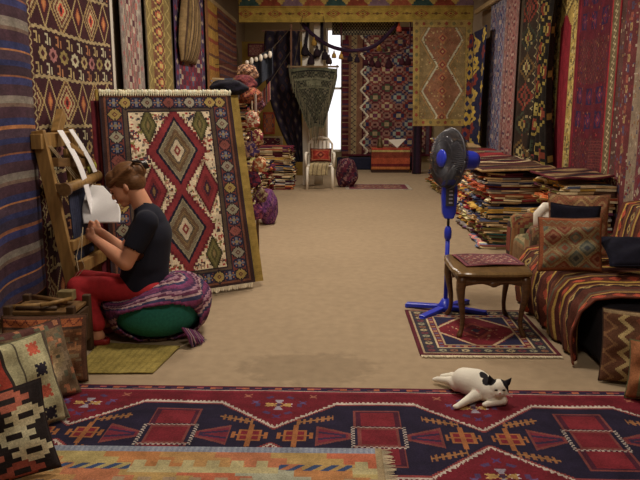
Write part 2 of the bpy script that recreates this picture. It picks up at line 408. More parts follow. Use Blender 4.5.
wd.node_tree.nodes['Background'].inputs[0].default_value = (.9, .75, .6, 1); wd.node_tree.nodes['Background'].inputs[1].default_value = .1
vs = sc.view_settings; vs.view_transform = 'Standard'; vs.look = 'None'; vs.gamma = 1; vs.exposure = .12; vs.use_curve_mapping = False

# ================================================================== FLOOR RUGS
def big_rug():
    L, Wd = 3.75, 1.22; cs = .006; w, h = int(L/cs), int(Wd/cs)
    cv = Cv(w, h, '56101c'); X = cv.x*cs - L/2 + .24; Yd = cv.y*cs          # Yd: metres from the far edge
    x = X; mid = .565
    # red field flecks
    period = .98; ph = .215-.24+0.24
    dx = (x - .215 + 50*period + period/2) % period - period/2; dy = Yd - mid; ady = np.abs(dy)
    half = .35
    q = .012
    adx = np.floor(np.abs(dx)/q)*q
    bound = np.where(adx < .19, half, half - (adx-.19)*.95)
    bound = np.maximum(bound, .0)
    neck = np.abs(np.abs(dx)-period/2)
    inside = (ady < np.maximum(bound, .03)) & (Yd > .1)
    cv.m(inside, '1a1528')
    edge = (ady >= bound-.002) & (ady < bound+.026) & (adx < period/2)
    teeth = (np.floor(np.abs(dx)/.011) % 2 == 0)
    cv.m((ady >= bound+.0) & (ady < bound+.028), '948a80')
    cv.m((ady >= bound+.016) & (ady < bound+.030) & teeth, '56101c')
    cv.m((ady >= bound-.012) & (ady < bound+.002), '6b2a2a')
    # cross of red panels inside each medallion
    def box(x0, x1, y0, y1, col): cv.m((dx > x0) & (dx < x1) & (ady > y0) & (ady < y1), col)
    for s in (0,):
        box(-.115, .115, .085, .275, '5f2e2c'); box(-.105, .105, .095, .265, '3a1424'); box(-.082, .082, .11, .25, '5f1620')
        cv.m((np.abs(dx) < .095) & (ady < .085), '5f2e2c'); cv.m((np.abs(dx) < .082) & (ady < .073), '5a141e')
        dots = (np.abs(dx) < .13) & (ady < .105) & ~((np.abs(dx) < .112) & (ady < .088)) & (((np.floor(x/.012)+np.floor(Yd/.012)) % 2) == 0)
        cv.m(dots, '8a8078')
        arm = (np.abs(dx) > .13) & (np.abs(dx) < .29) & (ady < .015+(np.abs(dx)-.10)*.45); cv.m(arm, '5f2e2c')
        arm = (np.abs(dx) > .14) & (np.abs(dx) < .28) & (ady < (np.abs(dx)-.10)*.42); cv.m(arm, '5a1a28')
        cv.m((np.abs(dx) > .15) & (np.abs(dx) < .28) & (np.abs(ady-(np.abs(dx)-.12)*.22) < .009), '2a1c34')
    # small red motifs with orange hooks in the narrowing ends
    e = np.abs(dx)-.385
    for oy in (0,):
        cv.m((np.abs(e) < .055) & (ady < .055), '7a4a26'); cv.m((np.abs(e) < .042) & (ady < .042), '5e151f')
        for hy in (.075,): cv.m((np.abs(e) < .012) & (ady < .11), '7a4a26')
        cv.m((np.abs(np.abs(e)-.075) < .008) & (ady < .03), '7a4a26'); cv.m((np.abs(e) < .08) & (ady < .007), '7a4a26')
    e2 = np.abs(dx)-.30; cv.m((np.abs(e2+.0) < .085) & (np.abs(ady-.165-.35*(-e2)) < .028) & ((np.floor(x/.014)) % 2 == 0), '70482a')
    cv.m((np.abs(e2) < .085) & (np.abs(ady-.165-.35*(-e2)) < .007), '75502c')
    # little stars in the red spandrels
    rx = (x - .215 + 50*period) % period - period/2; ry = ady-.33
    for ox, oy, col in ((0, 0, 'a98a4a'), (.05, .0, '9a94a0'), (-.05, .0, 'a98a4a'), (.12, .03, '4a3a60'), (-.12, .03, '4a3a60'), (0, -.13, '3d2a52'), (.17, .11, '7d4a3a'), (-.17, .11, '7d4a3a')):
        a = np.abs(rx-ox); b = np.abs(ry-oy); cv.m((a < .02) & (b < .02) & (((a+b) < .014) | (np.abs(a-b) < .006)), col)
    rr = np.hypot(rx, ry*1.0); an = np.arctan2(ry, rx); pet = (np.cos(an*4) > .0) & (rr > .018) & (rr < .062)
    cv.m(pet & (np.cos(an*2+.4) > 0), '8a6c3a'); cv.m(pet & (np.cos(an*2+.4) <= 0), '77707c'); cv.m((rr < .016), '3a2438')
    cv.m((np.abs(rr-.105) < .012) & (np.cos(an*6) > .45), '3f2c4c')
    # guard borders on the four sides
    E = np.minimum(np.minimum(Yd, Wd-Yd), np.minimum(cv.x*cs, L-cv.x*cs))
    cv.m(E < .085, '641624'); cv.m(E < .052, '241830'); cv.m((E < .042) & (E > .018) & ((np.floor(x/.035)+np.floor(Yd/.035)) % 3 == 0), '7a3a3a'); cv.m((E < .042) & (E > .02) & (np.floor(x/.035) % 5 == 1), '8a4a30'); cv.m(E < .012, '5a1a24')
    cv.m((E < .06) & (E > .052), '9a8878')
    cv.abrash(.12)
    ctrx = .24; th = -.0136
    def fn(u, v):
        lx = -L/2+L*u; ly = -Wd*v
        return ctrx + lx*math.cos(th)-ly*math.sin(th)*1, 3.548 + lx*math.sin(th)+ly, .006+0*u + .002*np.sin(u*40)*np.sin(v*9)+.002
    return cloth('floor_rug', cv, fn, .008)
T(big_rug(), 'long red floor rug with dark blue stepped medallions, the cat on its far edge', 'rug', 'rugs lying on the floor')
def pale_rug():
    L, Wd = 1.68, .62; cs = .006; w, h = int(L/cs), int(Wd/cs); cv = Cv(w, h, 'a8805a')
    y = cv.y*cs; x = cv.x*cs
    seqs = ['9c6a3c', 'a07a46', 'a3583a', '9a8a54', '9f6240', '8e8f7a', 'a06a3a', '9a7e48']
    for r_ in range(9):
        y0_ = .045+r_*.05
        for i in range(-1, 12):
            xs_ = i*.24+(r_ % 3)*.07+(r_//3)*.11
            cv.m((y >= y0_) & (x >= xs_) & (x < xs_+.26), seqs[(i*3+r_//3) % 8])
    for (y0_, col, ph) in ((.12, '9c9268', 0), (.26, '8f7a60', .05), (.36, '99905f', .02)):
        cren = y0_+.055*((np.floor((x+ph)/.052) % 2)); gate = (np.floor((x+ph)/.31) % 3 != 1)
        cv.m((y > cren) & (y < y0_+.10) & gate, col)
        cv.m((y > y0_+.03) & (y < y0_+.08) & (np.floor((x+ph)/.31) % 3 == 1) & ((np.floor((x+y)/.035) % 2) == 0), '2f4266')
    cv.m(y < .048, '6f7686'); cv.m((y < .048) & (np.floor(x/.012) % 2 == 0), '7d8490'); cv.m((y > .43), '6c7684')
    cv.m(x > L-.03, '8f7d5c')
    cv.a *= .8; cv.abrash(.1)
    return cloth('floor_rug', cv, lambda u, v: (-1.47+L*u, 2.853-Wd*v + .0*u, .0195+0*u), .006)
pr = T(pale_rug(), 'faded orange and cream kilim with a grey blue edge, lying on the big red rug', 'rug', 'rugs lying on the floor')
fringe((.21, 2.85, .0195), (.21, 2.24, .0195), (1, 0, 0), 55, .055, 'b5a98c', pr)
def small_rug():
    L, Wd = .86, .96; cs = .0062; w, h = int(L/cs), int(Wd/cs); cv = Cv(w, h, '4d1420')
    cv.frame(0, 4, '4a1622'); cv.frame(4, 6, '8d7a5c'); cv.frame(6, 20, '2c2830'); cv.motifs(13, 11, 4.6, ['8a7b58', '6e4a34', '76735a', '5a2a30'], '2a2230')
    cv.frame(20, 22, '9a8a6a'); cv.frame(22, 28, '5a1a24'); cv.motifs(25, 8, 2.6, ['8a6a4a', '4a4a60']); cv.frame(28, 30, '8d7a5c')
    cv.rect(30, 30, w-30, h-30, '1e1c34'); cx, cy = w/2, h/2
    dx = np.abs(cv.x-cx); dy = np.abs(cv.y-cy); ins = (cv.x > 30) & (cv.x < w-30) & (cv.y > 30) & (cv.y < h-30)
    cv.m(ins & (np.floor(dx/3)*3+np.floor(dy/3)*3*.8 < 48), '5c141e'); cv.m(ins & (np.abs(dx+dy*.8-47) < 2), '9a8464')
    cv.dias(cx, cy, 20, 26, ['6f2f26', '4a1520', '601822', '2a2438'], q=2); cv.specks(50, [c('8d7a5c'), c('8a4a30')], (1, 3), (40, 45, w-40, h-45)); cv.abrash()
    return cloth('floor_rug', cv, lambda u, v: (.525+(L-.0)*u+.0*v, 5.03-Wd*v+.0*u, .008+.004*np.sin(u*9)*np.sin(v*7)**2+0*u), .008)
sr = T(small_rug(), 'small dark red rug with a patterned border under the carved wooden table', 'rug', 'rugs lying on the floor')
fringe((.53, 4.07, .008), (1.385, 4.07, .008), (0, -1, 0), 120, .04, 'b5a88c', sr, r=.004)
cv = Cv(90, 60, '6a3234'); cv.frame(0, 5, '8a8070'); cv.frame(5, 12, '5a2430'); cv.lattice(18, 20, [[c('6a2028'), c('8a6a50'), c('3a3548')], [c('7a3a30'), c('4a2a30'), c('8a7a60')]], c('5a4a40'), (12, 12, 78, 48)); cv.abrash()
T(cloth('floor_rug', cv, lambda u, v: (.2+1.22*u, 13.62-.92*v, .006+0*u), .008), 'little faded red rug far down the aisle in front of the red chest', 'rug', 'rugs lying on the floor')
# mustard cloth under the weaver's feet
cv = Cv(60, 50, '77682c'); cv.stripes('v', [(3, '7c6d30'), (2, '72642c')]*12); cv.abrash(.08)
def mfn(u, v):
    A, B, D, E_ = Vector((-1.50, 4.26)), Vector((-.97, 4.20)), Vector((-1.50, 3.73)), Vector((-1.03, 3.75))
    x = (A.x*(1-u)+B.x*u)*(1-v)+(D.x*(1-u)+E_.x*u)*v; y = (A.y*(1-u)+B.y*u)*(1-v)+(D.y*(1-u)+E_.y*u)*v
    return x, y, .006+.003*(1+np.sin(u*13+v*4)*np.sin(v*9))
T(cloth('floor_cloth', cv, mfn, .004), 'thin mustard yellow cloth spread on the floor under the green pouf', 'cloth')

# ================================================================== LEFT WALL HANGINGS
# dark kilim with bands of diamonds
def dark_kilim():
    w, h = 150, 410; cv = Cv(w, h, '2c1218')
    for by in (-55, 31, 117, 203, 289, 375):
        cv.rect(0, by, w, by+44, '33151b')
        for k, cx in enumerate(range(0, w+30, 27)):
            if k % 2 == 0: cv.dias(cx, by+22, 17, 23, ['8a7448', '4a2a20', '90805a', '5a2420', '9a8a60', 'a8402c', '3a1a1c'], q=2)
            else: cv.dias(cx, by+22, 11, 22, ['8f7d52', '3a161c', '3a161c', '8a4a2a', 'a06a38'], q=2)
        cv.zig('h', by, 1, 8, 3, '8a7a56'); cv.zig('h', by+44, 1, 8, 3, '8a7a56')
        yy = by+44
        for r in range(3):
            y = yy+9+r*13
            for k in range(9):
                cx = 12+k*17 + (r % 2)*8
                col = ['8f7d52', 'a5402f', '9a9478', '6f6a3c', '8a5c38', '30355a'][(k*2+r*3) % 6]
                if r == 1: cv.star(cx, y, 7.5, ['8f7d52', '8a5a58', '7a6a3a', '9a9478'][k % 4], c('3a161c')); 
                else:
                    cv.rect(cx-1.5, y-5, cx+1.5, y+5, col); cv.rect(cx-4, y-5, cx-1, y-2.5, col); cv.rect(cx-4, y+2, cx+1, y+4.5, col); cv.rect(cx+3, y-2, cx+5, y+5, col)
    cv.rect(0, 0, 6, h, '3a1a1e'); cv.zig('v', 3.5, 1.5, 7, 1.6, '8a7a56'); cv.rect(w-4, 0, w, h, '2a1218')
    return cv.abrash(.12)
ya, yb = W(31.5, 100, -2.04).y, W(114, 100, -2.04).y
o = hang('wall_kilim', dark_kilim(), XL+.07, ya, yb, 3.3, .06, -1, .01, 2, .5)
T(o, 'dark maroon wall kilim with bands of cream diamonds, hanging behind the loom', 'kilim', 'kilims hanging on the left wall')
seq = []
base = ['34232c', '2b2434', '3b2a30', '2e2028']
for k in range(12): seq += [(3, '24284a'), (5, base[k % 4]), (1.2, '6f452e'), (4, '2d2f55'), (6, '3a2830'), (2, '6a625a'), (2.5, '6a645a'), (2, '5c4a40'), (6, '3a2630'), (4, '262a4c'), (1.2, '8a5a34'), (5, '3b2c38')]
cv = Cv(60, 260, '33232c'); cv.stripes('h', seq); cv.abrash(.1)
o = hang('wall_kilim', cv, XL+.09, 3.5, ya-.03, 3.2, .25, -1, .02, 2, 2.5)
T(o, 'striped brown and blue wall kilim at the left edge beside the loom', 'kilim', 'kilims hanging on the left wall')
def runner(w, h, field, bord, mot, ring=None, per=22, b=7):
    cv = Cv(w, h, field); cv.lattice(w*.42, per, mot, ring, (b, b, w-b, h-b), q=6); cv.frame(0, b, bord); cv.motifs(b*.5, b*1.3, b*.32, [mot[0][0], mot[-1][1]]); cv.frame(b-1, b, mot[0][1]); return cv.abrash(.12)
def ys(x0, x1, X): return W(x0, 100, X).y, W(x1, 100, X).y
p = lambda *a: [c(q) for q in a]
y0, y1 = ys(123, 144, -2.04)
o = hang('wall_runner', runner(44, 200, '5a3434', '6a605a', [p('7a4a48', '8a8070', '4a2830'), p('5a3038', '7a7468', '8a4a40')], c('6f665a'), 30), XL+.08, y0, y1, 3.18, .7, -1, .012, 2)
T(o, 'faded pink and grey runner beside the white post on the left wall', 'runner rug', 'kilims hanging on the left wall')
y0, y1 = ys(147, 173, -2.04)
cv = Cv(50, 200, '6a5a30'); cv.rect(14, 0, 36, 200, '5c3a28')
for k in range(14): cv.dias(25, 8+k*15, 12, 8, ['8a7a40', '4a2a24', '8a4a30', 'a08a4c'], q=2); cv.zig('v', 7, 3, 14, 2, '8a7a48'); cv.zig('v', 43, 3, 14, 2, '8a7a48')
cv.frame(0, 2, '4a4030'); cv.abrash()
o = hang('wall_runner', cv, XL+.08, y0, y1, 3.18, .7, -1, .014, 2, 1)
T(o, 'olive gold runner with a chain of diamonds, left of the striped hanging sack', 'runner rug', 'kilims hanging on the left wall')
y0, y1 = ys(176, 205, -2.04)
o = hang('wall_runner', runner(56, 160, '5a1c2a', '3a2a44', [p('6f1f2c', '4a4a62', '8a6a58'), p('5a1a2c', '8a7a68', '35304c')], c('4a2a3a'), 26), XL+.08, y0, y1, 3.18, .8, -1, .012, 2, 2)
T(o, 'crimson and blue rug on the left wall with the striped sack hanging over it', 'rug', 'kilims hanging on the left wall')
y0, y1 = ys(207, 219, -2.04)
cv = Cv(40, 150, '8a6a28'); cv.stripes('h', [(10, '8f702c'), (4, '7a3a28'), (12, '8a6228'), (3, '5a3a2a')]*6); cv.rect(0, 0, 8, 150, '6f4a2c'); cv.abrash()
o = hang('wall_kilim', cv, XL+.08, y0, y1, 3.18, .9, -1, .015, 2)
T(o, 'narrow mustard yellow kilim with rust bands, far along the left wall', 'kilim', 'kilims hanging on the left wall')
y0, y1 = ys(219.5, 237, -2.04)
cv = Cv(60, 120, '5c3a30'); cv.stripes('h', [(4, '6a4034'), (2, '4a3a44'), (5, '5a3028'), (2, '7a6048'), (3, '4a2a30')]*9); cv.abrash()
o = hang('wall_kilim', cv, XL+.08, y0, y1, 3.18, 1.2, -1, .015, 2)
T(o, 'brown and rose kilim with thin stripes, last on the left wall before the yellow banner', 'kilim', 'kilims hanging on the left wall')
# striped sack hanging from the rail
def sack(u, v):
    a = (u-.5)*2; wv = .05+.33*np.sin(np.clip(v, 0, 1)*PI*.5)**.8*(1-.25*(v > .8)*(v-.8)*5)
    return XL+.13+.16*np.sqrt(np.clip(1-a*a, 0, 1))*np.sin(np.clip(v*.9+.1, 0, 1)*PI)**.5, 9.75+a*wv*1.6, 3.12-1.05*v-.0*a
cv = Cv(48, 50, '6a5636'); cv.stripes('v', [(3, '7a6440'), (2, '3f2e22'), (3, '66522f'), (1, '2e2420')]*6); cv.abrash()
o = cloth('hanging_sack', cv, sack, .008)
T(o, 'brown striped sack bulging from the left wall rail over the crimson rug', 'sack')
mb = MB(); l0 = o.location; mb.tube([Vector((XL+.1, 9.75, 3.18))-l0, Vector((XL+.14, 9.75, 3.0))-l0], .02, 8, col=tuple(c('3a2c22'))); mb.build('neck_cord', CLOTH, o)

# ================================================================== RIGHT WALL HANGINGS
XH = XR-.08
def yr(x0, x1, X=XH-.03): return W(x0, 100, X).y, W(x1, 100, X).y
G2 = 'rugs hanging on the right wall'
y0, y1 = yr(641+25, 613); w, h = 110, 230
cv = Cv(w, h, '6a3e3a'); 
for (x0, x1, col) in ((0, 30, '6a5548'), (30, 52, '5e2c34'), (52, 70, '7a6a58'), (70, 100, '5a2a2c'), (100, 110, '4f3430')): cv.rect(x0, 0, x1, h, col)
cv.specks(900, p('8a7a62', '6a2a30', '4a4456', '7a5a38', '958a78'), (1, 3)); 
for k in range(30): cv.star(85, 5+k*8, 4, ['8a7448', '45405a', '8a4a3a'][k % 3], c('5a2a2c')); cv.star(41, 4+k*8, 3.4, ['8f8470', '6a2028'][k % 2])
cv.abrash()
o = hang('wall_rug', cv, XH, y0, y1, 2.75, .25, 1, .01, 3)
T(o, 'rose and grey speckled rug at the right edge above the sofa back', 'rug', G2)
y0, y1 = yr(613, 604)
cv = Cv(24, 260, '5e5038'); cv.rect(0, 0, 3, 260, '7a1c24'); cv.rect(21, 0, 24, 260, '8a2028'); cv.zig('v', 12, 4, 6, 2.6, 'a59872'); cv.abrash(.1)
o = hang('wall_runner', cv, XH-.01, y0, y1, 2.75, .3, 1, .004, 1)
T(o, 'narrow strip with cream zigzag, between the rose rug and the wine red rug', 'runner rug', G2)
y0, y1 = yr(604, 572.5); w, h = 90, 230
cv = Cv(w, h, '4c1420'); 
for r_ in range(3):
    for k in range(3):
        for q in range(2):
            yy = 12+r_*90+q*22; cv.rect(12+k*28, yy, 26+k*28, yy+15, '2a1a38'); cv.dias(19+k*28, yy+7.5, 6, 7, ['5a1a24', '35204a', '7a3a2c'])
    cv.lattice(7, 6, [p('5a1c22', '35261f', '6a2c28'), p('421824', '5c3428', '3a1a26')], c('451820'), (6, 58+r_*90, w-6, 98+r_*90))
cv.specks(400, p('7a2028', '6f4a30', '2e2040', '5a141e'), (1, 2.5)); cv.rect(w-4, 0, w, h, '641420')
for k in range(46): cv.rect(0, 150+k*2.6, 40, 151+k*2.6, '5c2a28') if k < 10 else None
cv.abrash(.12)
o = hang('wall_rug', cv, XH, y0, y1, 2.78, .3, 1, .01, 3, 1)
T(o, 'wine red rug with dark blue squares, right of the gold bordered red panel', 'rug', G2)
y0, y1 = yr(572, 548); w, h = 60, 220
cv = Cv(w, h, '8c7638'); cv.rect(0, 0, 4, h, '5a141e'); cv.rect(w-4, 0, w, h, '5a141e'); cv.rect(17, 42, 43, h, '6a1420')
cv.dia(30, 44, 13, 14, '6a1420', 2); cv.specks(420, p('9a8a5a', '6a5a30', 'a8944c', '544a30'), (1, 4), (5, 0, 16, h)); cv.specks(420, p('9a8a5a', '6a5a30', 'a8944c', '544a30'), (1, 4), (44, 0, w-5, h))
cv.dias(30, 18, 18, 14, ['5a4a2c', 'a89450', '6a5a30', '9a8448'], q=2); cv.abrash(.1)
o = hang('wall_panel', cv, XH, y0, y1, 2.85, .3, 1, .008, 2, 2)
T(o, 'plain red panel in a speckled gold border, hanging on the right wall', 'rug', G2)
y0, y1 = yr(547, 519); w, h = 80, 230
cv = Cv(w, h, '2a2019')
for k in range(7):
    for sx in (-1, 1):
        cx = 40+sx*22; yy = 16+k*34+(8 if sx > 0 else 0)
        cv.dias(cx, yy, 20, 20, [['6a2c1e', '2c3024', '55401f'][k % 3], '221c18', ['8a7c4c', '6a2c22', '7a6a34'][(k+sx) % 3], '2c2a20', '7a3822'], q=3)
    cv.zig('v', 40, 5, 10, 2, '8a8058') if k == 0 else None
cv.specks(90, p('6a2c20', '7a6c48', '1e1a20', '3c4030'), (2, 4)); cv.rect(0, 0, 4, h, '6a2420'); cv.abrash()
o = hang('wall_kilim', cv, XH, y0, y1, 3.0, .5, 1, .03, 3, .6, sway=.02)
T(o, 'dark green, rust and cream zigzag kilim left of the gold bordered red panel', 'kilim', G2)
# the gathered kilim thrown over it
cv = Cv(50, 120, '1e1a17')
for k in range(9): cv.dias(14+(k % 2)*20, 8+k*13, 13, 9, ['7a6a2e', '1e1a18', '6a3020', '8a7c40'], q=2); cv.star(40-(k % 2)*22, 10+k*13, 5, ['8a7c40', '6a2c1e', '2c3426'][k % 3])
cv.abrash()
yA, yB = yr(546, 527, XH-.2)
def gath(u, v):
    pinch = 1-.45*np.sin(v*PI)
    y = (yA+yB)/2+(u-.5)*(yB-yA)*pinch - .0
    return XH-.12-.05*np.cos(u*5*PI*1.5+v)*(.4+v), y, 2.95-1.95*v-.25*(1-u)*v
T(cloth('draped_kilim', cv, gath, .008), 'black and yellow kilim gathered in deep folds over the zigzag kilim', 'kilim', G2)
y0, y1 = yr(514, 501); w, h = 40, 230
o = hang('wall_runner', runner(w, h, '6a4440', '6f5450', [p('7a4c48', '5a3438', '8a7468'), p('6a3c3c', '857068', '4a3440')], c('7a6058'), 20, 6), XH, y0, y1, 3.1, .5, 1, .02, 2, 1)
T(o, 'faded rose runner on the right wall, left of the white post', 'runner rug', G2)
y0, y1 = yr(501, 486); w, h = 56, 200
cv = runner(w, h, '3c3e58', '6f6a70', [p('34395c', '6a606a', '8a7a70'), p('5a3a48', '4a506a', '7a7078')], c('6a6670'), 30, 8); cv.specks(160, p('1f2450', '7a6a68', '5a3040'), (1, 3), (9, 9, w-9, h-9))
o = hang('wall_runner', cv, XH, y0, y1, 3.1, .5, 1, .012, 2, 3)
T(o, 'blue and grey runner with pale border, left of the faded rose runner', 'runner rug', G2)
y0, y1 = yr(487, 468, XH-.1); w, h = 56, 150
cv = Cv(w, h, '1e2038')
for k in range(9):
    for j in range(3): cv.star(8+j*20, 8+k*17+(j % 2)*8, 9, ['a08832', '6a2a24', '8f7a3c'][(k+j*2) % 3], c('23264a'))
cv.zig('v', 30, 10, 26, 4, '9a8434'); cv.abrash()
o = hang('wall_kilim', cv, XH-.12, y0, y1, 2.75, .35, 1, .05, 2, 1)
T(o, 'navy kilim with bright yellow figures, hanging beside the pale kilim below the banner', 'kilim', G2)

# ================================================================== BANNER AND WHAT HANGS AT THE END OF THE AISLE
w, h = 400, 110; cv = Cv(w, h, '8f7a2e')
for k in range(16):   # lower row of dotted medallions
    cx = 12+k*25; q = 86
    if k % 2 == 0: cv.dias(cx, q, 12, 11, ['7a3a24', '94802f', '6a4a28', '94802f', '7a2f20'], q=2); cv.dia(cx-9, q, 3, 4, '7a4428'); cv.dia(cx+9, q, 3, 4, '7a4428')
    else: cv.dia(cx, q, 4, 4, '5a4426'); cv.dia(cx-6, q, 2, 2, '6a4026'); cv.dia(cx+6, q, 2, 2, '6a4026')
cv.rect(0, 67, w, 69, '7a5a2a'); cv.rect(0, 103, w, 104, '7a6a2a')
for k in range(11):
    cx = 18+k*37; col = ['2f4a48', '7a3a2a', '6f5a6a', '8a4a34'][k % 4]
    dy = 64-cv.y; cv.m((cv.y < 65) & (np.abs(cv.x-cx) < np.floor((20-dy*.45)/3)*3+1) & (dy >= 0), col); cv.dia(cx, 40, 6, 9, 'a58f4a', 2); cv.dia(cx+18, 50, 7, 9, 'a08c48', 2)
cv.rect(0, 0, w, 14, '6a4a30'); cv.abrash(.07)
bz = P(240, 22.5, 13.2).z
o = hangY('banner_kilim', cv, 13.2, P(239, 20, 13.2).x, P(473, 20, 13.2).x, bz+.68, bz, .012, 3, thick=.012)
T(o, 'wide yellow banner kilim stretched across the top of the aisle', 'kilim')
mb = MB(); mb.box(.3, 13.32, bz+.66, 4.3, .06, .07)
struct(mb.build('trim_8', rail_wood))
# pale kilim hanging under the banner
w, h = 100, 170; cv = Cv(w, h, '6f5f3e'); dx = np.abs(cv.x-50)
lim = 12+22*np.abs(((cv.y-72)/82) % 2-1); lim = 8+26*(1-np.abs((((cv.y+10)/82) % 1)-.5)*2)
cv.m(dx < lim, '74503a'); cv.m(np.abs(dx-lim) < 1.6, '9a9a84'); cv.m(np.abs(dx-lim-5) < .8, '8a6a40')
cv.specks(330, p('8a6a3c', '6a3a34', '94845a', '5f5a44'), (1, 3)); 
for k in range(8): cv.dias(50, 8+k*21, 8, 8, ['8a5a3a', '6a3030', '8f7a50'])
cv.frame(0, 12, '85723c'); cv.motifs(6, 12, 3.4, p('6a5032', '7a3a2c', '5f5a38')); cv.frame(11, 12.5, '6a5a34'); cv.abrash(.08)
o = hangY('hanging_kilim', cv, 13.05, P(412, 60, 13.05).x, P(471, 60, 13.05).x, bz+.02, P(440, 126, 13.05).z, .03, 2, 1.2, x2=P(412.5, 125, 13.05).x, x3=P(470, 125, 13.05).x)
T(o, 'pale brown kilim with red hexagons hanging below the right end of the banner', 'kilim')
# far wall rug
w, h = 112, 190; cv = Cv(w, h, '3d141c')
cv.lattice(30, 27, [p('6a3030', '9a8a6a', '5c2a40'), p('2f3350', '7d8478', '6a2028'), p('54202a', '3c4434', '8f7a5c'), p('6a2a26', '24284a', '8c7c60')], c('7a5a50'), (24, 6, w-8, h-6), q=9)
cv.rect(0, 0, 22, h, '6a4a38'); cv.rect(8, 0, 15, h, '7f7050'); cv.zig('v', 11, 2.5, 8, 1.5, '3a2a34'); cv.zig('v', 25, 5, 26, 3, 'b5ae9a'); cv.rect(0, 0, 4, h, '4a1a24'); cv.rect(w-7, 0, w, h, '4a3a44'); cv.frame(0, 3, '4f1a26'); cv.abrash()
o = hangY('wall_rug', cv, 16.9, P(345, 90, 16.8).x, P(412, 90, 16.8).x+.5, 3.3, .32, .008, 2)
T(o, 'big red lattice rug with a white zigzag edge, hanging on the far wall', 'rug')
cv = Cv(30, 150, '45161f'); cv.stripes('h', [(5, '4f1a26'), (2, '30233a'), (3, '5f3a30'), (4, '3d141c'), (1, '7a6a50')]*10); cv.abrash()
o = hangY('wall_kilim', cv, 16.75, P(342, 90, 16.7).x, P(346.5, 90, 16.7).x+.05, 3.0, .3, .02, 1)
T(o, 'narrow dark striped kilim hanging between the bright window and the far rug', 'kilim')
mb = MB(); dk = solid('dark_blue_felt', '1a1c30', .95, .2); mb.box(1.0, 16.82, .15, 1.9, .1, .3); T(mb.build('floor_bolster', dk, bevel=.03), 'long dark blue bolster along the foot of the far wall rug', 'bolster')
# netted textile under banner
cv = Cv(110, 24, '1c161c'); cv.m(((np.floor(cv.x+cv.y) % 5) == 0) | ((np.floor(cv.x-cv.y) % 5) == 0), '6a6450')
o = hangY('netted_hanging', cv, 13.6, P(332, 30, 13.6).x, P(396, 30, 13.6).x, P(0, 18, 13.6).z, P(0, 36, 13.6).z, .02, 3)
T(o, 'black netted textile hanging just below the yellow banner', 'textile')
# V shaped embroidered cloth
cv = Cv(90, 80, '201f1a'); cv.lattice(20, 20, [p('26271f', '4a4836', '191917'), p('201f1a', '504c3c', '2c2d24')], c('403f30'), q=8)
cv.frame(0, 4, '4a4c3a'); cv.frame(4, 6, '1a1a18'); cv.rect(8, 14, 82, 17, '5c5c48'); cv.rect(8, 26, 82, 28, '4f4f3c'); cv.rect(30, 18, 60, 25, '5a5a46'); cv.specks(200, p('504e3c', '161614', '383e30'), (1, 2)); cv.a *= .72; cv.abrash()
def vfn(u, v):
    k = 1 - .80*np.clip(v-.12, 0, 1)**1.15; xa, xb = P(289, 80, 12.8).x, P(337, 80, 12.8).x
    cx = (xa+xb)/2+.05*v; return cx+(u-.5)*(xb-xa)*k, 12.8-.02*np.sin(u*9+v*2), P(0, 68, 12.8).z-(1.05)*v+.02*np.cos((u-.5)*6)
vo = cloth('embroidered_hanging', cv, vfn, .01)
T(vo, 'dark olive triangular embroidered cloth hanging point down in front of the white posts', 'textile')
mb = MB(); l0 = vo.location; 
for k in range(34):
    t = k/33; x = P(289, 80, 12.8).x+(P(337, 80, 12.8).x-P(289, 80, 12.8).x)*t; side = abs(t-.5)*2
    zb = P(0, 68, 12.8).z-1.05*(1-side)**.85-.05; xx = x+.05*(1-side)
    mb.tube([Vector((xx, 12.78, zb+.1))-l0, Vector((xx+rnd.uniform(-.02, .02), 12.78, zb-.12-.15*(1-side)))-l0], [.012, .006], 5, col=tuple(c('4a4636', rnd.uniform(.7, 1.2))))
mb.build('tassel_fringe', CLOTH, vo)
mb = MB(); mb.bar(Vector((P(287, 68, 12.8).x, 12.8, P(0, 67, 12.8).z))-l0, Vector((P(339, 68, 12.8).x, 12.8, P(0, 67, 12.8).z))-l0, .03, .03, tuple(c('5a4a34')))
for px_ in (294, 331): mb.tube([Vector((P(px_, 68, 12.8).x, 12.8, P(0, 67, 12.8).z))-l0, Vector((P(px_+(8 if px_ < 300 else -8), 60, 12.8).x, 13.1, bz+.1))-l0], .006, 5, col=tuple(c('3a3024')))
mb.build('hanging_rod', CLOTH, vo)
# dark swept drape
cv = Cv(60, 130, '17131c'); cv.specks(260, p('3a3330', '2a1c2c', '4a3c30', '241c34'), (1, 3)); cv.lattice(18, 16, [p('1c1622', '2c2430', '4a4034'), p('181420', '34241f', '221c30')], c('1a1620'))
def dr(u, v):
    xa = P(266, 60, 13.4).x; xb = P(300, 60, 13.4).x; q = v**1.6
    x0_ = xa+.0*v+(P(296, 150, 13.4).x-xa)*q; x1_ = xb+(P(303, 150, 13.4).x-xb)*v
    x0_ = x0_-.12*np.sin(v*PI)
    return x0_+(x1_-x0_)*u, 13.35-.05*np.sin(u*3*2*PI)*(1-.5*v)-.03, P(0, 32, 13.4).z-(P(0, 32, 13.4).z-P(0, 161, 13.4).z)*v
T(cloth('dark_drape', cv, dr, .01), 'long nearly black patterned drape swept to the right beside the white chair', 'drape')
mb = MB(); mb.bar((P(262, 34, 13.35).x, 13.42, P(0, 31, 13.35).z), (P(305, 34, 13.35).x, 13.42, P(0, 31, 13.35).z), .03, .03); mb.bar((P(291, 25, 13.1).x, 13.15, P(0, 25, 13.15).z), (P(291, 68, 13.1).x, 13.15, P(0, 75, 13.15).z), .03, .03)
T(mb.build('hanging_pole', solid('brown_pole_wood', '5a3a24', .6, .2)), 'brown wooden pole frame that carries the dark drape', 'pole')
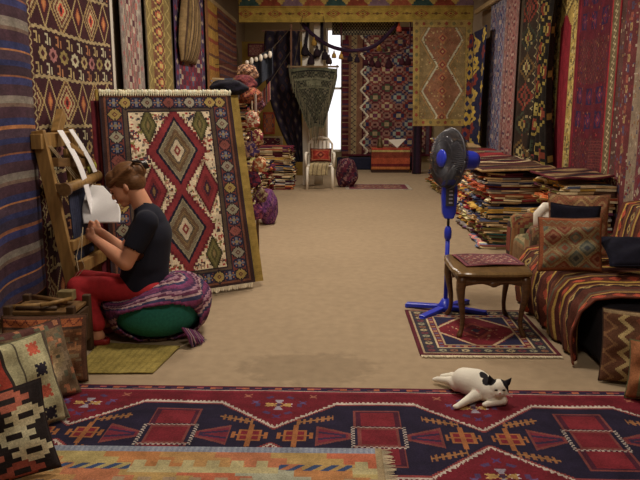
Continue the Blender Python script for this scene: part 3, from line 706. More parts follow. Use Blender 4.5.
# slate cloth + kilims on the mustard partition
cv = Cv(40, 30, '2c303a'); cv.abrash(.2)
def sl(u, v):
    xa, xb = P(249, 60, 12).x, P(273, 60, 12).x
    return xa+(xb-xa)*u, 12.0-.05*np.sin(u*14), P(0, 62, 12).z+.22*u+(-.42-.1*(1-u))*v
sco = T(cloth('slate_cloth', cv, sl, .01), 'slate grey cloth slung from a line in front of the mustard partition', 'cloth')
mb = MB(); q0 = sco.location; mb.tube([Vector((XL+.02, 12.1, P(0, 62, 12).z-.05))-q0, Vector((P(246, 60, 12).x, 12.0, P(0, 62, 12).z))-q0, Vector((P(273, 60, 12).x, 12.0, P(0, 62, 12).z+.22))-q0, Vector((P(291, 40, 13.1).x, 13.13, bz-.1))-q0], .006, 5, col=tuple(c('3a3024'))); mb.build('line', CLOTH, sco)
mb = MB()
for k in range(6): mb.ell(P(247+k*4.6, 62.5-k*1.6, 11.95), .035, .03, .04+.02*(k % 2), n=8, m=6)
T(mb.build('hanging_shells', white_paint, smooth=True), 'row of small white beads along the top of the slate cloth', 'beads', kind='stuff')
for (x0, x1, ya_, yb_, cols, lb) in ((248, 264, 44, 57, ('7a4a4a', '5a2c38', '8a7060'), 'small rose kilim high on the mustard partition'), (262, 274, 112, 134, ('9a5a34', '8a3a28', '4a4a58'), 'small orange rug hanging on the mustard partition beside the dark drape'), (252, 282, 136, 151, ('4f1a26', '8a7a60', '2a2438'), 'maroon and cream kilim at the foot of the mustard partition')):
    cv = Cv(36, 30, cols[0]); cv.lattice(12, 12, [p(cols[1], cols[2], cols[0]), p(cols[2], cols[0], cols[1])], c(cols[0])); cv.frame(0, 3, cols[1]); cv.abrash()
    T(hangY('wall_kilim', cv, 15.33, P(x0, 60, 15.33).x, P(x1, 60, 15.33).x, P(0, ya_, 15.33).z, P(0, yb_, 15.33).z, .01, 1), lb, 'kilim')
cv = Cv(50, 20, '5a2030'); cv.stripes('v', [(4, '6a2836'), (2, '8a7060'), (3, '2e2a44'), (2, '8a5a30')]*5); cv.abrash()
def sadd(u, v): 
    xa, xb = P(252, 60, 12.6).x, P(270, 60, 12.6).x
    return xa+(xb-xa)*u, 12.6-.03*np.sin(u*9), P(0, 103, 12.6).z+.38*u-.32*v
sb_ = T(cloth('slung_band', cv, sadd, .012), 'woven crimson band slung slantwise in front of the mustard partition', 'textile')
q0 = sb_.location; mb = MB(); mb.tube([Vector((P(270, 60, 12.6).x, 12.6, P(0, 103, 12.6).z+.37))-q0, Vector((P(291, 60, 12.9).x, 13.12, P(0, 50, 13.1).z))-q0], .006, 5, col=tuple(c('3a3024'))); mb.build('cord', CLOTH, sb_); mb = MB(); mb.tube([Vector((P(252, 60, 12.6).x, 12.6, P(0, 103, 12.6).z-.1))-q0, Vector((XL+.02, 12.7, P(0, 100, 12.6).z))-q0], .006, 5, col=tuple(c('3a3024'))); mb.build('cord', CLOTH, sb_)
# rope swags with tassels
def swag(pts, r, hx, label, tas, Y):
    P3 = [P(x, y, Y) for x, y in pts]; o = None
    # smooth the polyline
    sm = []
    for i in range(len(P3)-1):
        a0 = P3[max(i-1, 0)]; a1 = P3[i]; a2 = P3[i+1]; a3 = P3[min(i+2, len(P3)-1)]
        for k in range(6):
            t = k/6; sm.append(.5*((2*a1)+(-a0+a2)*t+(2*a0-5*a1+4*a2-a3)*t*t+(-a0+3*a1-3*a2+a3)*t**3))
    sm.append(P3[-1]); zt = bz+.62; sm = [Vector((sm[0].x, sm[0].y, zt))]+sm+[Vector((sm[-1].x, sm[-1].y, zt))]; root = empty('tassel_swag', sm[len(sm)//2]); T(root, label, 'garland', 'tasselled garlands at the end of the aisle')
    L = root.location.copy(); mb = MB(); mb.tube([q-L for q in sm], r, 8, col=tuple(c(hx))); mb.build('rope', CLOTH, root, smooth=True)
    for (x, y, s, col) in tas:
        q = P(x, y, Y-.03)-L; m = MB(); cc = tuple(c(col)); s_ = s*Y/700
        m.lathe([(s_*.12, s_*1.5), (s_*.3, s_*1.2), (s_*.35, s_*1.0), (s_*.22, s_*.85), (s_*.6, s_*.5), (s_*.85, s_*-.2), (s_*.9, s_*-.9), (s_*.6, s_*-1.15)], 10, q, cc)
        m.tube([q+Vector((0, 0, s_*1.4)), q+Vector((0, .02, s_*2.6))], s_*.08, 5, col=cc); m.build('tassel', CLOTH, root, smooth=True)
swag([(301, 22), (312, 34), (330, 46), (349, 50.5), (366, 49), (380, 42), (397, 24)], .035, '2a1a2e', 'thick dark rope swag with yellow and dark tassels below the banner', [(334, 55, 2.6, '8a6a24'), (341, 56, 2.6, '94702a'), (350, 58, 3, '1e1620'), (357, 59, 3, '221824'), (399, 28, 3, '9a4030')], 13.42)
swag([(341, 46), (362, 52), (385, 53), (410, 48)], .012, '3a1a24', 'lower garland with large dark maroon tassels in front of the far rug', [(366, 62, 3.2, '32121c'), (372, 62.5, 3.4, '2c1018'), (378, 63.5, 3.6, '30121c'), (389, 63.5, 4.2, '2a0f18'), (402, 61, 3.4, '32121c'), (408, 61, 3.6, '2a0f18')], 13.4)
swag([(364, 42), (380, 42), (396, 40), (410, 34)], .010, '4a2a24', 'upper garland with small yellow and brown tassels in front of the far rug', [(372, 49, 2, '6a2a24'), (379, 48, 2.6, '9a7a2a'), (386, 49, 2.2, '3a1a20'), (392, 49, 2.2, '3a1a20'), (398, 47, 2.2, '4a2420'), (404, 44, 2.4, '3a1a20'), (409, 42, 2.2, '5a2a24')], 13.7)
swag([(308, 30), (306, 48), (314, 57), (322, 50)], .03, '1c1820', 'dark knotted tassel bunch above the triangular embroidered cloth', [(314, 42, 3, '8a6a24'), (305, 50, 4.5, '1e181e'), (317, 52, 4, '22181e'), (325, 55, 4, '1e181e'), (311, 60, 4, '241a20'), (329, 60, 3.5, '2a1c20')], 13.42)
# ================================================================== MAIN LEANING KILIM AND ITS BOARD
BL, BR_ = Vector((-1.665, 5.02, .05)), Vector((-.685, 5.68, .05))
TL, TR = P(97, 94, 5.42), P(228, 94, 6.02)
def lean(u, v, off=0.0):
    n = np.array([.5, -.78, .25]); n = n/np.linalg.norm(n)
    sag = .02*np.sin(u*PI)*np.sin(v*PI)
    r = []
    for k in range(3):
        a = (TL[k]*(1-u)+TR[k]*u)*(1-v)+(BL[k]*(1-u)+BR_[k]*u)*v
        r.append(a + n[k]*(off + .012*np.sin(u*11+v*3)*v + sag*.5))
    return r
def main_kilim():
    w, h = 200, 290; cv = Cv(w, h, 'b3a488')
    X, Y = cv.x, cv.y; ins0 = 34
    # field full of tiny animals and flowers
    cv.specks(760, p('8a3028', '6f6a3c', '3a2f34', '7a4a30', '8a3a30', '6a6a60', 'c0b294'), (2, 4), (36, 30, w-36, h-30))
    cv.specks(330, p('7a2826', '3c2c2a', '625c34'), (1.5, 5), (36, 30, w-36, h-30))
    for _ in range(200):
        x, y = nr.uniform(40, w-40), nr.uniform(34, h-34); col = ['8a2c28', '39303c', '6f6a3a', '7a5a48'][nr.randint(4)]
        cv.rect(x-3, y-1, x+3, y+1.2, col); cv.rect(x-3, y, x-1.6, y+4, col); cv.rect(x+1.6, y, x+3, y+4, col); cv.rect(x+2, y-3, x+4, y, col)
    cx = w/2+5
    for yy in (86, 200):
        def D(rx, ry, col, q=3):
            dy = np.floor(np.abs(Y-yy)/q)*q; return cv.m(np.abs(X-cx)/rx+dy/ry <= 1, col)
        D(45, 63, '551c24', 5); D(41, 58, '6f262a', 5); D(31, 49, '1a1828', 2); D(27, 43, '7a7058', 2)
        dd = np.abs(X-cx)/27+np.abs(Y-yy)/43
        cv.m((dd < .95) & (dd > .78) & ((X+Y).astype(int) % 2 == 0), '4a4336'); D(20, 32, '54402e', 2)
        dd = np.abs(X-cx)/20+np.abs(Y-yy)/32; cv.m((dd < .85) & ((X-Y).astype(int) % 3 == 0), '75643e')
        D(12.5, 20, '4a4238', 2); D(10, 16.5, 'a3967c', 2); D(5, 8, '6f2c28', 1); D(2, 3.5, 'a3967c', 1)
    cv.rect(cx-7, 136, cx+7, 150, '6f262a'); cv.dia(cx, 18, 12, 14, '6f262a', 3); cv.dia(cx, 268, 12, 16, '6f262a', 3)
    for sx in (-1, 1):
        x = cx+sx*39
        cv.dias(x, 143, 19, 38, ['8f8468', '4a1820', '6f262a', '5c2024', '2f1c28', '6a5030'], q=3, step=[1.06, .98, .84, .55, .3, .12])
        for yy in (48, 240): cv.dias(cx+sx*39, yy, 12.5, 27, ['34321f', '504b2a', '5f5932', '433f24', '6a5a38'], q=3)
    e = np.minimum(np.minimum(X, w-X)*33/39, np.minimum(Y, h-Y)*33/29); out = e < 33; cv.m(out, '4f2a24')
    cv.m(e < 5, '33211f'); cv.m((e < 8) & (e > 5), '5f3a2a')
    cv.m((e > 8) & (e < 25), '5c2f28'); cv.m((e > 27) & (e < 31), '46392e'); cv.m((e > 31) & (e < 33), '2a2024')
    cv.m(((e > 8) & (e < 9)) | ((e > 25) & (e < 27)), '221f28')
    cols = ['24273a', '84713c', '24273a', '77735f', '24273a', '6a3a34', '24273a', '7a7464']
    def mot(x, y, k):
        a = np.abs(X-x); b = np.abs(Y-y); col = cols[k % 8]
        if k % 2 == 0: cv.m((a < 9) & (b < 7) & (a+b < 13), '20233a'); cv.m((a < 2) & (b < 6) | ((b < 1.4) & (a < 8)), '5a5a66'); cv.m((np.abs(a-5) < 1.2) & (np.abs(b-3) < 1.2), '8a5a34'); cv.m((a+b) < 3, '7a6a44')
        else: cv.m((a+b < 12) | ((a < 8) & (b < 7)), '241c24'); cv.m(((a+b < 10) | ((a < 6) & (b < 5.4))) & ~((a < 1) & (b > 6)), col); cv.m((a+b) < 4, '55302a'); cv.m((a+b) < 1.8, col)
    n = 16
    for k in range(n+1): yy = 15+(h-30)*k/n; mot(20, yy, k); mot(w-20, yy, k+1)
    for k in range(1, 10): xx = 20+(w-40)*k/10; mot(xx, 15, k); mot(xx, h-15, k+1)
    cv.m((e > 0) & (e < 1.5), '2c2228'); return cv.abrash(.1)
mk = cloth('leaning_kilim', main_kilim(), lambda u, v: lean(u, v, .04), .012)
T(mk, 'large cream and red kilim with two big diamonds, leaning on the mustard board', 'kilim')
def lp(u, v, off): r = lean(np.array(u), np.array(v), off); return Vector([float(q) for q in r])
mb = MB(); l0 = mk.location; N = 60
for k in range(N):   # rolled white warp fringe along the top edge
    u = (k+.5)/N; q = lp(u, 0, .05); mb.ell(q+Vector((rnd.uniform(-.004, .004), 0, rnd.uniform(-.002, .006)))-l0, .013, .022, .020, n=7, m=5, col=tuple(c('cfc4a8', rnd.uniform(.85, 1.1))))
    q2 = lp(u, .012, .06); mb.tube([q-l0, q2+Vector((0, -.01, -.012))-l0], [.008, .004], 5, col=tuple(c('c9bea2')))
mb.build('top_fringe', CLOTH, mk, smooth=True)
fr = fringe(lp(.02, 1, .045), lp(.98, 1, .045), (0, -.35, -.4), 110, .05, 'b5aa90', mk, 'bottom_fringe', .0035)
cvb = Cv(40, 60, '806a2e'); cvb.abrash(.06)
def bfn(u, v): 
    return lean(u*1.10+.0, v*1.0-.03*(1-v), -.055)
bo = cloth('display_board', cvb, bfn, .03, smooth=False); T(bo, 'mustard yellow display board that the big cream and red kilim leans on', 'board')
mb = MB(); l0 = bo.location
for u in (.25, .9): mb.bar(lp(u, .12, -.09)-l0, Vector((lp(u, 1, 0).x-.28, lp(u, 1, 0).y+.62, .0))-l0, .04, .04, tuple(c('6a5230')))
mb.build('prop_leg', CLOTH, bo)
cv = Cv(40, 60, '4a141c'); cv.stripes('v', [(5, '4f161e'), (3, '3a1018'), (2, '5f2020')]*4); cv.abrash()
o = cloth('leaning_kilim', cv, lambda u, v: lean(-.045+.2*u, .03+.95*v, -.015), .008)
T(o, 'plain dark red kilim showing behind the left edge of the big cream kilim', 'kilim')

# ================================================================== FOLDED KILIMS
NAMES = list(PAL)
def ordn(i, n):
    w = ['first', 'second', 'third', 'fourth', 'fifth', 'sixth', 'seventh', 'eighth', 'ninth', 'tenth', 'eleventh', 'twelfth', 'thirteenth', 'fourteenth', 'fifteenth', 'sixteenth', 'seventeenth', 'eighteenth', 'nineteenth', 'twentieth']
    t = n-1-i
    return 'topmost' if t == 0 else ('lowest' if i == 0 else w[t]+' from the top')
def folded(x, y, z, dep, wid, ht, side, lay, main, acc, third, wav, rz=0.0):
    """one kilim folded over itself: a ribbon that doubles back at the front, swept along the wall; side=+1 front faces -x"""
    t = ht/lay*.80; path = []; gap = ht/lay
    for L in range(lay):
        zz = gap*(L+.5)
        xs = [dep*.98, dep*.6, dep*.3, dep*.03+rnd.uniform(0, .03)]
        if L % 2: xs = xs[::-1]
        fr_ = rnd.uniform(-.02, .015)
        path += [(q+fr_*(q < dep*.1), zz+rnd.uniform(-.002, .002)) for q in xs]
        if L < lay-1:
            xe = xs[-1]; d_ = 1 if L % 2 else -1
            path += [(xe+d_*gap*.45, zz+gap*.25), (xe+d_*gap*.55, zz+gap*.5), (xe+d_*gap*.45, zz+gap*.75)]
    n = len(path); seg = 9; vs = []; cols = []
    nor = []
    for i in range(n):
        a = path[max(i-1, 0)]; b = path[min(i+1, n-1)]; dx, dz = b[0]-a[0], b[1]-a[1]; l = math.hypot(dx, dz) or 1; nor.append((-dz/l, dx/l))
    js = [rnd.uniform(-.03, .03) for _ in range(seg+1)]
    for j in range(seg+1):
        yy = wid*j/seg
        for i in range(n):
            for sg in (-1, 1):
                px_ = path[i][0]+nor[i][0]*sg*t/2; pz_ = path[i][1]+nor[i][1]*sg*t/2
                endj = .015*math.sin(i*2.1+z*9) if j in (0, seg) else 0
                X_ = side*(px_+js[j]*(px_ < dep*.2)+.02*math.sin(j*2.3+i*.8)*(px_ < dep*.15)); Y_ = yy-wid/2+endj
                wz = wav*(math.sin((y+Y_)*9.3+x)+.6*math.sin((x+X_)*11+y*2)-.5*math.sin((y+Y_)*21))*min(1, z/.06)
                vs.append((X_, Y_, pz_+wz))
    fs = []; cl = []
    stripe = [main if rnd.random() < .5 else (acc if rnd.random() < .6 else third) for _ in range(seg*3)]
    band = [rnd.random() for _ in range(n)]
    def col(i, j):
        b = PC[stripe[(j*2+(i//3)) % len(stripe)]] if band[i] > .35 else (PC[main] if band[i] > .12 else PC[acc])
        return tuple(np.clip(b*rnd.uniform(.6, 1.3), 0, .9))
    I = lambda i, j, s: (j*n+i)*2+s
    for j in range(seg):
        for i in range(n-1):
            cc = col(i, j)
            fs += [(I(i, j, 1), I(i+1, j, 1), I(i+1, j+1, 1), I(i, j+1, 1)), (I(i, j, 0), I(i, j+1, 0), I(i+1, j+1, 0), I(i+1, j, 0))]; cl += [cc, cc]
        for i in (0, n-1): fs.append((I(i, j, 0), I(i, j, 1), I(i, j+1, 1), I(i, j+1, 0))); cl.append(col(i, j))
    for i in range(n-1):
        for j in (0, seg): fs.append((I(i, j, 0), I(i+1, j, 0), I(i+1, j, 1), I(i, j, 1))); cl.append(tuple(np.clip(PC[rnd.choice([main, acc, third, 'cream', 'tan'])]*rnd.uniform(.6, 1.1), 0, .9)))
    mb = MB(); mb.v = vs; mb.f = fs; mb.c = cl
    o = mb.build('folded_kilim', CLOTH, smooth=False); o.location = (x, y, z); o.rotation_euler.z = rz
    return o
POOL = ['crimson', 'maroon', 'rust', 'brown', 'plum', 'cream', 'slate', 'tan', 'rust', 'crimson', 'olive', 'orange', 'maroon', 'grey', 'navy', 'pink', 'rust', 'brown', 'gold', 'crimson', 'maroon', 'tan', 'cream', 'pink', 'tan', 'rust']
ACC = ['cream', 'tan', 'navy', 'gold', 'black', 'orange', 'crimson', 'slate', 'cream', 'olive', 'cream', 'grey']
def stack(x, y, dep, wid, ht, n, side, where, group, jx=.07, wav=.006, z0=.004, pool=POOL, lay=None):
    z = z0
    for i in range(n):
        h = ht/n; lay_ = lay or (2 if h < .055 else rnd.choice([2, 3, 3]) if h < .08 else 4)
        m = rnd.choice(pool); a = rnd.choice([q for q in ACC if q != m]); t3 = rnd.choice([q for q in NAMES if q not in (m, a)])
        d = dep*rnd.uniform(.9, 1.0); wd_ = wid*rnd.uniform(.88, 1.0)
        o = folded(x+side*rnd.uniform(0, jx), y+rnd.uniform(-.015, .015), z+.0, d, wd_, h*.97, side, lay_, m, a, t3, wav, rnd.uniform(-.07, .07))
        T(o, f'folded {m} kilim with {a}, {ordn(i, n)} {where}', 'folded kilim', group); z += h
RG, LG = 'folded kilims stacked along the right wall', 'folded textiles stacked on the left'
stack(1.55, 7.75, .66, .85, .80, 18, 1, 'in the stack behind the armchair', RG)
stack(1.60, 8.68, .64, .88, .80, 15, 1, 'in the second stack past the armchair', RG)
stack(1.66, 9.65, .72, .92, .84, 12, 1, 'in the third stack past the armchair', RG)
stack(1.72, 10.65, .68, .9, .86, 11, 1, 'in the fourth stack past the armchair', RG)
stack(1.76, 11.65, .56, .9, .88, 11, 1, 'in the fifth stack past the armchair', RG)
stack(1.74, 12.75, .54, 1.0, .92, 11, 1, 'in the right stack under the banner', RG)
stack(2.0, 6.72, .50, .95, .80, 15, 1, 'in the low stack beside the armchair', RG)
# loose rugs laid flat over the tops, sloping to the wall
for k, (x0, x1, ya_, yb_, z_, m, a) in enumerate(((1.52, 2.29, 7.3, 8.15, .815, 'brown', 'tan'), (1.58, 2.29, 8.25, 9.1, .815, 'maroon', 'cream'), (1.98, 2.5, 6.3, 7.15, .83, 'tan', 'maroon'))):
    cv = Cv(40, 40, PC[m]); cv.stripes('v', [(5, PC[m]*.6), (2, PC['maroon']), (4, PC['black']), (1, PC[a]*.6), (3, PC['brown'])]*3); cv.frame(0, 1, PC[a]); cv.abrash(.2)
    T(cloth('rug_laid_flat', cv, (lambda x0, x1, ya_, yb_, z_, k: lambda u, v: (x0+(x1-x0)*v, ya_+(yb_-ya_)*u, z_+.02+.012*np.sin(u*9+k)*np.sin(v*7)+.03*v))(x0, x1, ya_, yb_, z_, k), .02),
      ['brown rug with tan stripes laid flat over the stack behind the armchair', 'maroon rug with cream stripes laid flat over the stack second from the armchair', 'tan rug laid flat over the low stack by the right wall'][k], 'rug', 'rugs laid over the stacks')
# left side
stack(-.96, 7.35, .5, .62, 1.15, 17, -1, 'in the pile behind the mustard board', LG, jx=.10)
stack(-.92, 8.15, .38, .72, 1.8, 20, -1, 'in the tallest pile on the left', LG, jx=.10)
DP = ['maroon', 'black', 'plum', 'navy', 'brown', 'crimson', 'maroon', 'black']
stack(-1.02, 9.7, .6, .8, .62, 9, -1, 'in the pile past the purple bundle', LG, jx=.06, pool=DP)
stack(-1.02, 11.6, .62, 1.1, .60, 9, -1, 'in the pile facing the white chair', LG, jx=.05, pool=DP)
stack(-.72, 13.0, .62, .6, .78, 9, -1, 'in the pile beneath the dark drape', LG, jx=.05, pool=DP)

def blob(name, ctr, rx, ry, rz, cols, label, cat, group=None, seed=0, n=34, m=22, amp=.16, M=None, parent=None):
    """soft crumpled bundle"""
    r2 = np.random.RandomState(seed); cv = Cv(n*2, m*2, '000000')
    cc = p(*cols); 
    for j in range(m*2):
        for i in range(n*2): cv.a[j, i] = cc[int((i//3+j//4+(r2.rand() < .25))) % len(cc)]
    cv.abrash(.15); ph = r2.rand(6)*6
    def fn(u, v):
        a = u*2*PI; b = v*PI
        k = 1+amp*(np.sin(a*3+ph[0]+b*2)*.5+np.sin(a*5+ph[1]-b*3)*.3+np.sin(b*6+ph[2]+a*2)*.3)*np.sin(b)
        x = rx*np.sin(b)*np.cos(a)*k; y = ry*np.sin(b)*np.sin(a)*k; z = np.maximum(rz*np.cos(b)*k, -rz*.86)
        return ctr[0]+x, ctr[1]+y, ctr[2]+z
    o = cloth(name, cv, fn, 0)
    if label: T(o, label, cat, group)
    return o
blob('textile_bundle', (-.86, 8.95, .215), .12, .2, .24, ('4b2850', '5c3060', '3a2040', '6a4058'), 'purple crumpled textile bundle on the floor at the left edge of the aisle', 'bundle', seed=3)
blob('textile_bundle', (-1.12, 6.72, .26), .25, .2, .30, ('5a2434', '8a7458', '3a2430', '6a3a2c'), 'crimson and tan crumpled bundle between the mustard board and the tall pile', 'bundle', seed=4)
# garments and caps on the pile tops
HG = 'caps and garments heaped on the tall left piles'
blob('black_shawl', P(228, 92, 6.13)+Vector((0, .0, .035)), .16, .12, .07, ('15141c', '1c1a26', '121218'), 'black crumpled shawl lying on top of the mustard board', 'shawl', HG, seed=5)
caps = [(243, 84, 7.9, .14, .10, ('4a1c22', '5a2a26', '3a161c'), 'maroon cloth cap'), (251, 96, 7.7, .12, .09, ('6a3024', '3a1c1c', '7a4a2c'), 'rust brown cap'), (247, 73, 8.15, .12, .10, ('5a3a2a', '8a6a50', '3a2a24'), 'brown and tan cap'), (256, 104, 8.1, .10, .08, ('3c2230', '2a1a26', '6a4048'), 'plum cap')]
z_ = 1.51
for k, (px_, py_, Y_, rx, rz_, cols, lb) in enumerate(caps):
    q = P(px_, py_, Y_)
    blob('cap', (q.x, q.y, q.z), rx, .13, rz_, cols, lb+[' highest but one in the heap on the left', ' in the heap right above the black shawl', ' crowning the heap on the tall left pile', ' lowest in the heap on the tall left pile'][k], 'cap', HG, seed=10+k)
# strings of small bags hanging in front of the tall pile
for k, (px_, py_, col, lb) in enumerate(((249, 120, ('a89a80', '8a3a30'), 'cream and red'), (254, 138, ('6a2430', 'a08a60'), 'crimson'), (248, 150, ('3a2a50', '8a6a58'), 'violet'), (256, 165, ('8a4a2c', 'a8946c'), 'orange'), (250, 180, ('5a1c2c', '2a1c30'), 'wine red'), (257, 195, ('7a6a4c', '4a2430'), 'tan'), (254, 212, ('4a2048', '7a3a50'), 'magenta'))):
    q = P(px_, py_, 7.0+.05*(k % 2)); 
    o = blob('hanging_pouch', (q.x+.03, q.y, q.z), .065, .06, .085, col, f'small {lb} woven pouch hanging in front of the tall left pile', 'pouch', 'woven pouches hanging at the end of the mustard board', seed=30+k, n=14, m=10, amp=.38)
    mb = MB(); mb.tube([Vector((0, 0, .16)), Vector((0, 0, .26))], .006, 6, col=tuple(c(col[0]))); mb.build('loop', CLOTH, o)
    o_ = o
mb = MB(); q = P(252, 100, 7.06); mb.tube([Vector((q.x+.03, 7.1, .02)), Vector((q.x+.03, 7.1, 1.62))], .014, 8)
T(mb.build('display_pole', solid('dark_pole_wood', '4a3424', .6, .2), smooth=True), 'thin dark pole with woven pouches beside the tall left pile', 'pole')
T(cloth('floor_runner', (lambda cv: (cv.stripes('h', [(4, '5a2430'), (2, '8a7458'), (3, '3a2a40')]*8), cv.abrash())[1] and cv)(Cv(20, 70, '5a2430')) , lambda u, v: (-.98+.12*u+.0*v, 11.3-3.0*v, .006+0*u), .006), 'narrow striped strip lying along the left edge of the aisle', 'rug', 'rugs lying on the floor') if False else None

# ================================================================== WHITE CHAIR, CHEST, BUNDLE
plastic = solid('white_plastic', 'c2bcae', .35, .03, 5)
ch = empty('garden_chair', (-.27, 12.95, 0)); T(ch, 'white plastic armchair with a red cushion, at the far left end of the aisle', 'chair')
for sx in (-1, 1):
    for sy in (-1, 1):
        mb = MB(); mb.tube([(sx*.235, sy*.22, 0), (sx*.225, sy*.2, .42)], [.022, .03], 8); mb.build('leg', plastic, ch, smooth=True)
    mb = MB(); mb.tube([(sx*.245, -.21, .42), (sx*.26, -.22, .56), (sx*.26, -.20, .635), (sx*.255, -.1, .65), (sx*.25, .15, .64), (sx*.23, .23, .62)], [.022, .022, .028, .03, .028, .02], 8, ry=1.0); mb.build('armrest', plastic, ch, smooth=True)
mb = MB(); mb.box(0, 0, .43, .46, .44, .03); mb.build('seat', plastic, ch, bevel=.012)
mb = MB()
for k in range(5): mb.bar((-.16+.08*k, .22, .44), (-.15+.075*k, .31, .86), .045, .015)
mb.tube([(-.22, .22, .43), (-.22, .30, .8), (-.14, .32, .9), (0, .325, .92), (.14, .32, .9), (.22, .30, .8), (.22, .22, .43)], .022, 8); mb.build('backrest', plastic, ch)
cv = Cv(30, 20, '7a241c'); cv.dias(15, 10, 9, 8, ['8a3a28', '5a1a1a', '9a5a3a']); cv.frame(0, 2, '5a1c1a'); cv.frame(2, 3, '8a5a3a'); cv.abrash()
T(cushion('cushion', cv, (-.26, 12.98, .487), .40, .25, .10, tilt=-.22), 'small red cushion propped on the seat of the white chair', 'cushion', 'cushions')
cv = Cv(30, 30, '8a7c58'); cv.stripes('v', [(5, '8f8260'), (2, '6a5c44')]*5); cv.abrash()
def scf(u, v):
    s = v*.62; y = np.where(s < .42, 13.13-s, 12.71-.02); z = np.where(s < .42, .468, .462-(s-.42))
    return -.44+.34*u+.03*np.sin(v*5), y, z+.004*np.sin(u*9)
T(cloth('seat_cloth', cv, scf, .012), 'folded beige cloth hanging over the front of the white chair seat', 'cloth')
blob('round_bundle', (.22, 13.2, .25), .2, .22, .29, ('4a1826', '2a1a2c', '6a4a48', '3a1824'), 'round dark red bundle on the floor right of the white chair', 'bundle', seed=41)
mb = MB(); chx = (P(371, 150, 16).x+P(411, 150, 16).x)/2
che = empty('chest', (chx, 16.3, 0)); T(che, 'low orange and red kilim covered chest at the far end of the aisle', 'chest')
mb.box(0, 0, .27, .86, .46, .54); mb.build('body', solid('dark_chest_wood', '3a241c', .6), che, bevel=.01)
cv = Cv(60, 44, '8a3a22'); cv.stripes('h', [(6, '8f3f24'), (3, '5a1a1c'), (5, '9a5a2c'), (2, '3a2a34'), (8, '8a2c20'), (2, '9a8a50'), (6, '6f3020')]*2); cv.lattice(8, 7, [p('9a5a2c', '7a2a20', '8a7a40')], None, (0, 12, 60, 20)); cv.abrash()
def chf(u, v):
    s = v*.98; y = np.where(s < .50, .245-s, -.255); z = np.where(s < .50, .552, .552-(s-.50)); return -.44+.88*u, y-.004*np.sin(u*14)*(s > .5), z
cloth('cover', cv, chf, .012, che)
brass = solid('aged_brass', '5f5238', .45, .2, metal=.7)
mb = MB(); mb.lathe([(.07, 0), (.075, .02), (.06, .1), (.045, .16), (.05, .18), (.03, .21), (.012, .24), (.015, .26), (.004, .28)], 16); o = mb.build('bell', brass, smooth=True); o.location = (P(380, 140, 16.2).x, 16.2, .562)
T(o, 'dark metal bell shaped pot standing on the red chest', 'pot')
mb = MB(); mb.add([(-.2, 0, .17), (.2, 0, .19), (.0, -.09, .0), (.0, .1, .01), (-.2, .012, .18), (.2, .012, .2)], [(0, 2, 1), (0, 4, 3), (1, 5, 3, 2), (0, 3, 2), (4, 5, 3), (0, 1, 5, 4)]); o = mb.build('folded_paper', white_paint); o.location = (P(397, 140, 16.2).x, 16.2, .562)
T(o, 'white folded triangular paper on the red chest', 'paper')
cv = Cv(20, 60, '241826'); cv.stripes('v', [(3, '2a1a2a'), (2, '3f2028'), (2, '1a141e')]*3); cv.abrash()
def roll(u, v): return P(417, 150, 15.8).x+.10*np.cos(u*2*PI), 15.8+.10*np.sin(u*2*PI), .01+1.05*(1-v)
T(cloth('rolled_rug', cv, roll, .01), 'dark rolled rug standing upright right of the red chest', 'rug', 'rugs rolled upright')

# ================================================================== FAN
blue = solid('glossy_blue_plastic', '16279a', .3, .04, 5, k=1.1); dgrey = solid('smoky_grey_plastic', '34343a', .4, .05, 5); blk = solid('black_metal', '17171a', .4, .05)
fx, fy = .825, 5.03
fan = empty('pedestal_fan', (fx, fy, 0)); T(fan, 'blue pedestal fan with grey round cage, standing behind the carved table', 'fan')
for (ax, ay) in ((.30, .11), (-.27, .08), (-.12, -.22), (.16, -.24)):
    pass
for ang in (157, 340, 228, 48):
    a = math.radians(ang); mb = MB(); d = Vector((math.cos(a), math.sin(a), 0)); mb.bar(d*.03+Vector((0, 0, .035)), d*.30+Vector((0, 0, .02)), .055, .03); mb.box(d.x*.285, d.y*.285, .01, .05, .05, .02); mb.build('foot', blue, fan, bevel=.006)
mb = MB(); mb.lathe([(.06, .012), (.06, .05), (.045, .065), (.025, .1)], 20); mb.build('base_hub', blue, fan, smooth=True)
mb = MB(); mb.tube([(0, 0, .06), (0, 0, .56)], .016, 14); mb.build('outer_pole', blue, fan, smooth=True)
mb = MB(); mb.lathe([(.017, .54), (.026, .56), (.028, .60), (.022, .63), (.012, .645)], 16); mb.build('height_collar', blue, fan, smooth=True)
mb = MB(); mb.tube([(0, 0, .6), (0, 0, .72)], .010, 12); mb.build('inner_pole', blk, fan, smooth=True)
mb = MB(); prof = [(.04, .70), (.06, .74), (.07, .85), (.066, .95), (.045, .985)]
vs = []; 
for hw, z in [(a_*.8, b_) for a_, b_ in prof]: vs += [(-hw, -.035, z), (hw, -.035, z), (hw, .035, z), (-hw, .035, z)]
fs = [(3, 2, 1, 0), (16, 17, 18, 19)]+[(i*4+k, i*4+(k+1) % 4, (i+1)*4+(k+1) % 4, (i+1)*4+k) for i in range(4) for k in range(4)]
mb.add(vs, fs); cb = mb.build('control_box', blue, fan, bevel=.01)
mb = MB(); mb.box(0, -.038, .87, .06, .006, .15); mb.build('panel', dgrey, cb, bevel=.002)
btn = solid('pale_button', '8a90a8', .5, .02)
for k in range(4):
    mb = MB(); mb.box(.005, -.043, .82+k*.028, .026, .006, .012); mb.build('button', btn, cb)
hc = Vector((-.015, -.01, 1.13)); nrm = Vector((-.90, -.37, .08)).normalized(); q4 = nrm.to_track_quat('Z', 'Y'); HM = Matrix.Translation(hc) @ q4.to_matrix().to_4x4()
def tr(mb): mb.v = [tuple(HM @ Vector(v)) for v in mb.v]; return mb
mb = MB(); mb.tube([(0, 0, .97), (.02, 0, 1.03), (.06, .03, 1.09)], [.03, .028, .03], 12); mb.build('neck', dgrey, fan, smooth=True)
